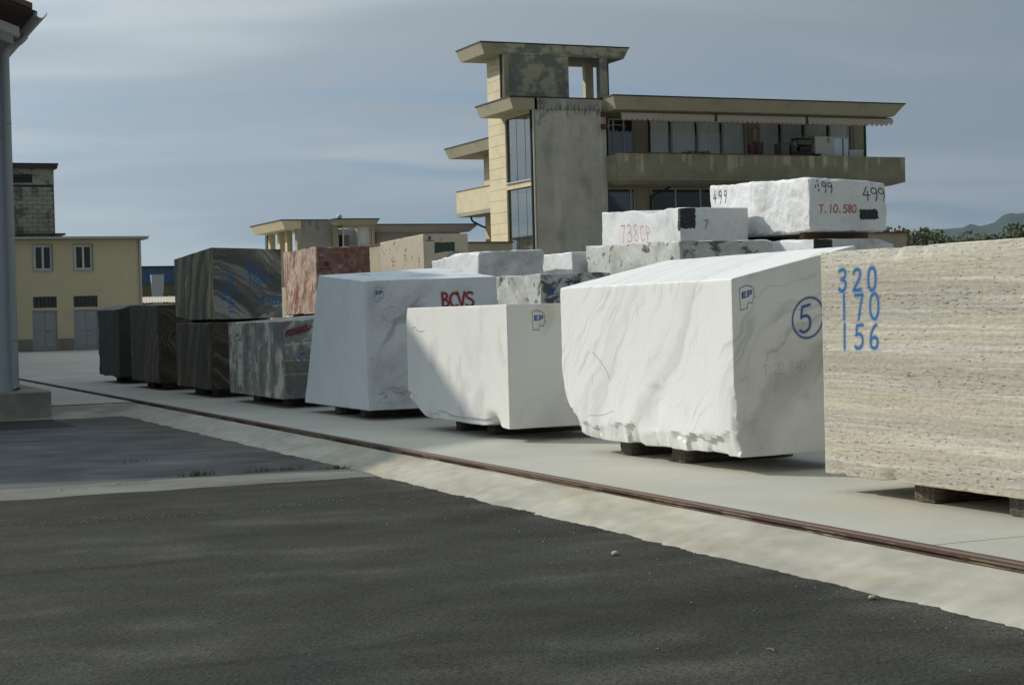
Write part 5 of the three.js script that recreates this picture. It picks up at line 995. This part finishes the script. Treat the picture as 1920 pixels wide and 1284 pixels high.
block('white_marble_block', 'rough white block with faint red figures and shade tinted sawn end, behind the BCVS block', 'stone block', {
  X: 10.5, Z: -25.31, W: 1.2, L: 2.1, y0: 0.15, y1: 2.45, stone: 'shadedwhite', s: 8.2, ppm: 110, r0: 0.03, chip: 0.05, step: 0.07, rough: 0.03,
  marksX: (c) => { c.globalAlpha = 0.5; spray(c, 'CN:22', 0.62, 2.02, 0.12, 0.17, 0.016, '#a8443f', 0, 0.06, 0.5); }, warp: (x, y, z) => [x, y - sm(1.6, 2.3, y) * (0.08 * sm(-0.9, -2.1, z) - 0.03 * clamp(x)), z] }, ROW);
block('white_marble_block', 'small looking rough white block left of the black speckled ones', 'stone block', {
  X: 12.0, Z: -24.94, W: 0.95, L: 2.25, y0: 0.15, y1: 2.41, stone: 'roughwhite', s: 4.9, ppm: 110, r0: 0.02, chip: 0.03, step: 0.08, rough: 0.02 }, ROW);
block('speckled_block', 'white block with black green blotches and small blue logo, lower one of its kind', 'stone block', {
  X: 10.2, Z: -22.26, W: 1.15, L: 1.75, y0: 0.15, y1: 2.0, stone: 'breccia', s: 2.7, ppm: 120, chip: 0.03, step: 0.07, rough: 0.02, marksZ: (c) => { headLogo(c, 0.1, 1.69, 0.17, 0.23, '#174c7c', 0.9); spray(c, 'T2', 0.40, 1.72, 0.17, 0.14, 0.026, '#173f78'); } }, ROW);
block('speckled_block', 'long white block with black green blotches under the 738CP block', 'stone block', {
  X: 12.2, Z: -21.73, W: 1.62, L: 3.1, y0: 0.15, y1: 2.44, stone: 'breccia', s: 6.6, ppm: 100, r0: 0.02, chip: 0.05, step: 0.09, rough: 0.03, warp: (x, y, z) => [x, y + sm(1.5, 2.3, y) * 0.06 * clamp(-z / 3.1), z] }, ROW);
block('white_marble_block', 'white block with red 738CP and black painted square at its corner', 'stone block', {
  X: 14.2, Z: -25.26, W: 1.35, L: 2.95, y0: 1.95, y1: 3.15, stone: 'roughwhite', s: 9.9, ppm: 120, r0: 0.015, chip: 0.02, step: 0.08, rough: 0.02,
  marksX: (c) => { c.globalAlpha = 0.75; spray(c, '738CP', 0.75, 0.96, 0.27, 0.24, 0.018, '#b23b46', 0.1, 0.08, 0.62); c.globalAlpha = 1; patch(c, 2.86, 0.80, 2.97, 1.22, '#121214', 0.01); }, marksZ: (c) => { patch(c, -0.02, 0.84, 0.30, 1.22, '#121214', 0.012); spray(c, '7', 0.46, 0.98, 0.14, 0.13, 0.018, '#9c1c2c', 0, 0.1, 0.75); },
  warp: (x, y, z) => [x, y + sm(0.5, 1.2, y) * 0.10 * clamp(-z / 2.95) - sm(0.6, 1.2, y) * 0.09 * gauss(z, -1.05, 0.35) * sm(0.5, 0, x), z] }, ROW);
block('grey_support_block', 'plain block under the 738CP block', 'stone block', { X: 14.1, Z: -25.1, W: 1.45, L: 3.2, y0: 0.15, y1: 1.9, stone: 'roughwhite', s: 14.5, ppm: 40, step: 0.2 }, ROW);
block('white_marble_block', 'topmost rough white block numbered 499 with orange T. 10.580', 'stone block', {
  X: 15.7, Z: -23.62, W: 1.56, L: 3.2, y0: 2.64, y1: 3.55, stone: 'roughwhite', s: 11.4, ppm: 150, r0: 0.03, chip: 0.07, step: 0.04, rough: 0.026, bump: 0.012, crease: 0.3,
  marksX: (c) => { spray(c, '499', 0.14, 0.80, 0.17, 0.17, 0.021, BLACK, -0.1, 0.08); },
  marksZ: (c) => { spray(c, '99', 0.24, 0.83, 0.17, 0.115, 0.018, BLACK, 0.05, 0.08); c.fillStyle = BLACK; for (const [a, b] of [[0.16, 0.82], [0.17, 0.74], [0.12, 0.72], [0.18, 0.66]]) c.fillRect(a, b, 0.02, 0.05);
    spray(c, '499', 1.03, 0.79, 0.26, 0.16, 0.020, BLACK, 0.12, 0.08); spray(c, 'T.10.580', 0.20, 0.44, 0.125, 0.093, 0.020, ORANGE, -0.03, 0.12); patch(c, 1.00, 0.20, 1.36, 0.37, '#101216', 0.012); },
  warp: (x, y, z) => { const e = sm(0.4, 0.9, y); return [x + sm(1.3, 1.56, x) * -0.05 * (Math.abs(y - 0.45) / 0.45) ** 2, y - e * (0.09 * clamp(x / 1.56)) + e * 0.10 * clamp(-z / 3.2) + sm(0.12, 0, y) * 0.06 * sm(-1.5, -3.1, z) * 0, z]; } }, ROW);
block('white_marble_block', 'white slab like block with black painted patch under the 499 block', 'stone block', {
  X: 15.7, Z: -23.54, W: 1.6, L: 3.35, y0: 1.32, y1: 2.53, stone: 'shadedwhite', s: 16.4, ppm: 110, r0: 0.02, chip: 0.04, step: 0.09, rough: 0.02, marksZ: (c) => { patch(c, 0.02, 1.0, 0.38, 1.2, '#141416', 0.012); },
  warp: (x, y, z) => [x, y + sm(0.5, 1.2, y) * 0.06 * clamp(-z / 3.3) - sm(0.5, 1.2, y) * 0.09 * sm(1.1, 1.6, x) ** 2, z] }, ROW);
block('grey_support_block', 'plain block at the bottom of the 499 stack', 'stone block', { X: 15.6, Z: -23.4, W: 1.75, L: 3.6, y0: 0.15, y1: 1.28, stone: 'roughwhite', s: 18.5, ppm: 40, step: 0.2 }, ROW);

// ---------------------------------------------------------------- bearers the blocks rest on
{
  const T = dataTex(128, 128, (i, j, c) => { const u = i / 128, v = j / 128, n = pfbm(u, v, 6, 4), g = pn(u * 64, v * 8, 8), k = 1 + 0.35 * n + 0.2 * g, m = sm(0.2, 0.7, pfbm(u + 0.4, v, 4, 4)); c[0] = mix(0.085, 0.125, m) * k; c[1] = mix(0.066, 0.115, m) * k; c[2] = mix(0.05, 0.08, m) * k; });
  rep(T, 3); const m = new THREE.MeshStandardMaterial({ map: T, bumpMap: T, bumpScale: 0.01, roughness: 0.95 });
  // a rough squared beam with rounded arrises, its end towards the rail
  const bearerG = (w, h, len, s) => {
    const g = new THREE.BoxGeometry(len, h, w, 24, 6, 8), p = g.attributes.position;
    for (let i = 0; i < p.count; i++) { const q = [p.getX(i), p.getY(i), p.getZ(i)], hh = [len / 2, h / 2, w / 2], r = 0.022 + 0.01 * Math.max(0, N(q[0] * 6 + s, q[1] * 9, q[2] * 9)); const c = q.map((a, k) => clamp(a, -hh[k] + r, hh[k] - r)), d = q.map((a, k) => a - c[k]), l = Math.hypot(...d) || 1, n = 0.012 * fbm(q[0] * 5 + s, q[1] * 8, q[2] * 8, 3);
      p.setXYZ(i, c[0] + d[0] / l * (r + n), Math.min(c[1] + d[1] / l * (r + n), h / 2), c[2] + d[2] / l * (r + n)); }
    g.computeVertexNormals(); g.translate(len / 2, h / 2, 0); return g;
  };
  const GB = 'dark bearers under the front row blocks';
  const list = [[7.62, -10.08, 0.24, 'left dark bearer under the travertine block'], [7.6, -9.02, 0.24, 'bearer under the travertine block at the right picture edge'],
    [7.80, -15.1, 0.24, 'left bearer under the block with circled 5'], [7.80, -14.03, 0.26, 'right thicker bearer under the block with circled 5'],
    [7.85, -19.70, 0.2, 'left mossy bearer under the cream white block'], [7.90, -18.78, 0.26, 'right bearer under the cream white block'],
    [7.75, -24.3, 0.22, 'left bearer in shade under the BCVS block'], [7.78, -23.2, 0.24, 'right bearer in shade under the BCVS block'],
    [7.85, -29.2, 0.5, 'left dark bearer under the grey swirled block'], [7.85, -27.4, 0.4, 'right dark bearer under the grey swirled block'],
    [7.75, -33.2, 0.6, 'left dark bearer under the lower block of the stacked pair'], [7.78, -32.0, 0.4, 'right dark bearer under the lower block of the stacked pair'],
    [7.78, -37.9, 0.7, 'left dark bearer under the dark olive block'], [7.78, -36.4, 0.5, 'right dark bearer under the dark olive block'],
    [7.95, -42.6, 0.5, 'left dark bearer under the blackish green block'], [7.95, -41.2, 0.5, 'right dark bearer under the blackish green block']];
  list.forEach(([x, z, w, label], i) => solo('bearer', bearerG(w, 0.155, 1.2, i * 3.3), m, label, 'bearer', GB, [x, 0, z]));
  // bearers under the rear rows and spacers in the stacks
  for (const [x, y, z, h, label] of [[10.55, 0, -35, 0.16, 'bearer under the block below the pink one'], [10.55, 0, -36.6, 0.16, 'far bearer under the block below the pink one'], [12.5, 0, -33.6, 0.16, 'bearer under the block below the beige one'], [12.5, 0, -35.4, 0.16, 'far bearer under the block below the beige one'],
    [10.6, 0, -25.8, 0.16, 'bearer under the white block behind the BCVS block'], [10.6, 0, -26.9, 0.16, 'far bearer under the white block behind the BCVS block'], [12.05, 0, -25.5, 0.16, 'bearer under the small looking rough white block'], [12.05, 0, -26.7, 0.16, 'far bearer under the small looking rough white block'],
    [10.3, 0, -22.7, 0.16, 'bearer under the lower speckled block'], [10.3, 0, -23.6, 0.16, 'far bearer under the lower speckled block'], [12.3, 0, -22.4, 0.16, 'bearer under the long speckled block'], [12.3, 0, -24.2, 0.16, 'far bearer under the long speckled block'],
    [14.2, 0, -25.8, 0.16, 'bearer at the bottom of the 738CP stack'], [14.2, 0, -27.7, 0.16, 'far bearer at the bottom of the 738CP stack'], [15.75, 0, -24.2, 0.16, 'bearer at the bottom of the 499 stack'], [15.75, 0, -26.2, 0.16, 'far bearer at the bottom of the 499 stack']])
    solo('bearer', bearerG(0.22, h, 1.15, x * z), m, label, 'bearer', 'bearers under the rear rows', [x, y, z]);
  const wood = mat([0.16, 0.10, 0.05], 0.9);
  for (const [x, y, z, h, len, label, mm] of [[7.72, 1.40, -31.9, 0.075, 1.1, 'thin spacer in the dark gap under the BS 1580 block', m], [7.72, 1.40, -33.4, 0.075, 1.1, 'far thin spacer under the BS 1580 block', m],
    [15.85, 2.49, -24.1, 0.17, 1.3, 'brown timber under the near end of the 499 block', wood], [15.85, 2.53, -26.0, 0.14, 1.3, 'brown timber under the far end of the 499 block', wood],
    [10.65, 1.455, -34.9, 0.075, 1.1, 'thin spacer under the pink block', m], [10.65, 1.455, -36.3, 0.075, 1.1, 'far thin spacer under the pink block', m], [12.55, 1.69, -33.6, 0.08, 0.9, 'thin spacer under the beige block', m], [12.55, 1.69, -35.1, 0.08, 0.9, 'far thin spacer under the beige block', m],
    [14.25, 1.89, -25.8, 0.08, 1.2, 'thin spacer under the 738CP block', m], [14.25, 1.89, -27.6, 0.08, 1.2, 'far thin spacer under the 738CP block', m], [15.75, 1.27, -24.2, 0.08, 1.4, 'thin spacer below the block with black patch', m], [15.75, 1.27, -26.1, 0.08, 1.4, 'far thin spacer below the block with black patch', m]])
    solo('spacer', bearerG(0.14, h, len, x + z), mm, label, 'spacer', 'spacers in the stacks', [x, y, z]);
}
// ---------------------------------------------------------------- small things on the ground
{
  const chipG = (s, k) => { const g = new THREE.IcosahedronGeometry(s, 1), p = g.attributes.position; for (let i = 0; i < p.count; i++) { const f = 1 + 0.3 * N(p.getX(i) / s * 1.3 + k, p.getY(i) / s * 1.3, p.getZ(i) / s * 1.3); p.setXYZ(i, p.getX(i) * f * 1.2, p.getY(i) * f * 0.7, p.getZ(i) * f); } g.computeVertexNormals(); return g; };
  solo('stone_chip', chipG(0.021, 2), mat([0.55, 0.46, 0.33], 0.9), 'single pale stone chip lying on the dark asphalt', 'stone chip', null, [5.09, -0.155, -10.04]);
  solo('stone_chip', chipG(0.02, 5), mat([0.42, 0.34, 0.25], 0.9), 'small tan stone chip at the asphalt edge below the travertine block', 'stone chip', null, [5.50, -0.158, -7.75]);
  solo('twig', tube([[4.255, -0.16, -6.845], [4.27, -0.155, -6.83], [4.275, -0.162, -6.81]], 0.004, 12, 5), mat([0.30, 0.22, 0.10], 0.9), 'tiny straw coloured twig on the asphalt near the picture bottom', 'twig');
  // pale marble grit scattered over the asphalt
  const grit = new THREE.InstancedMesh(new THREE.IcosahedronGeometry(0.0035, 0), mat([0.34, 0.33, 0.28], 0.95), 900); grit.name = 'stone_grit'; grit.userData = { kind: 'stuff' };
  const mm = new THREE.Matrix4(), q = new THREE.Quaternion(), e = new THREE.Euler();
  for (let i = 0; i < 900; i++) { let x, z; if (i < 260) { x = 5.6 - Math.abs(rr(0, 1) * rr(0, 1)) * 0.9; z = rr(-6, -17); } else if (i < 560) { const t = rr(0, 1); x = mix(1.6, 4.8, t) + rr(-0.2, 0.2); z = -14.6 + 0.5 * Math.sin(t * 3) + rr(-0.28, 0.28) * rr(0, 1.6); } else { x = rr(-2.5, 5.5); z = rr(-6, -17); }
    const s = rr(0.4, 1.7); q.setFromEuler(e.set(rr(0, 6), rr(0, 6), rr(0, 6))); mm.compose(new THREE.Vector3(x, -0.167, z), q, new THREE.Vector3(s, s * 0.7, s)); grit.setMatrixAt(i, mm); }
  scene.add(grit);
  // tufts of grass in the crack beside the concrete strip
  const p = [], ix = [];
  for (const [x, z, n, h] of [[4.07, -17.57, 60, 0.07], [4.76, -17.6, 30, 0.05], [5.05, -17.59, 35, 0.055], [5.5, -17.3, 60, 0.05], [3.25, -17.07, 16, 0.03], [2.65, -16.8, 14, 0.03], [3.9, -19.9, 18, 0.035], [5.7, -29.0, 20, 0.03]]) for (let i = 0; i < n; i++) {
    const a = rr(0, 6.28), r = rr(0, 1) * 0.14, bx = x + Math.cos(a) * r * 1.5, bz = z + Math.sin(a) * r * 0.35, l = h * rr(0.5, 1.2), o = p.length / 3, dx = rr(-0.6, 0.6) * l, dz = rr(-0.5, 0.5) * l;
    p.push(bx - 0.004, -0.165, bz, bx + 0.004, -0.165, bz, bx + dx, -0.165 + l, bz + dz); ix.push(o, o + 1, o + 2); }
  const g = new THREE.BufferGeometry(); g.setAttribute('position', new THREE.Float32BufferAttribute(p, 3)); g.setIndex(ix); g.computeVertexNormals();
  struct('grass_tufts', [g], new THREE.MeshStandardMaterial({ color: col(0.075, 0.10, 0.03), roughness: 0.9, side: THREE.DoubleSide }), 'stuff', 'small green grass tufts along the concrete strip');
}
renderer.render(scene, camera);
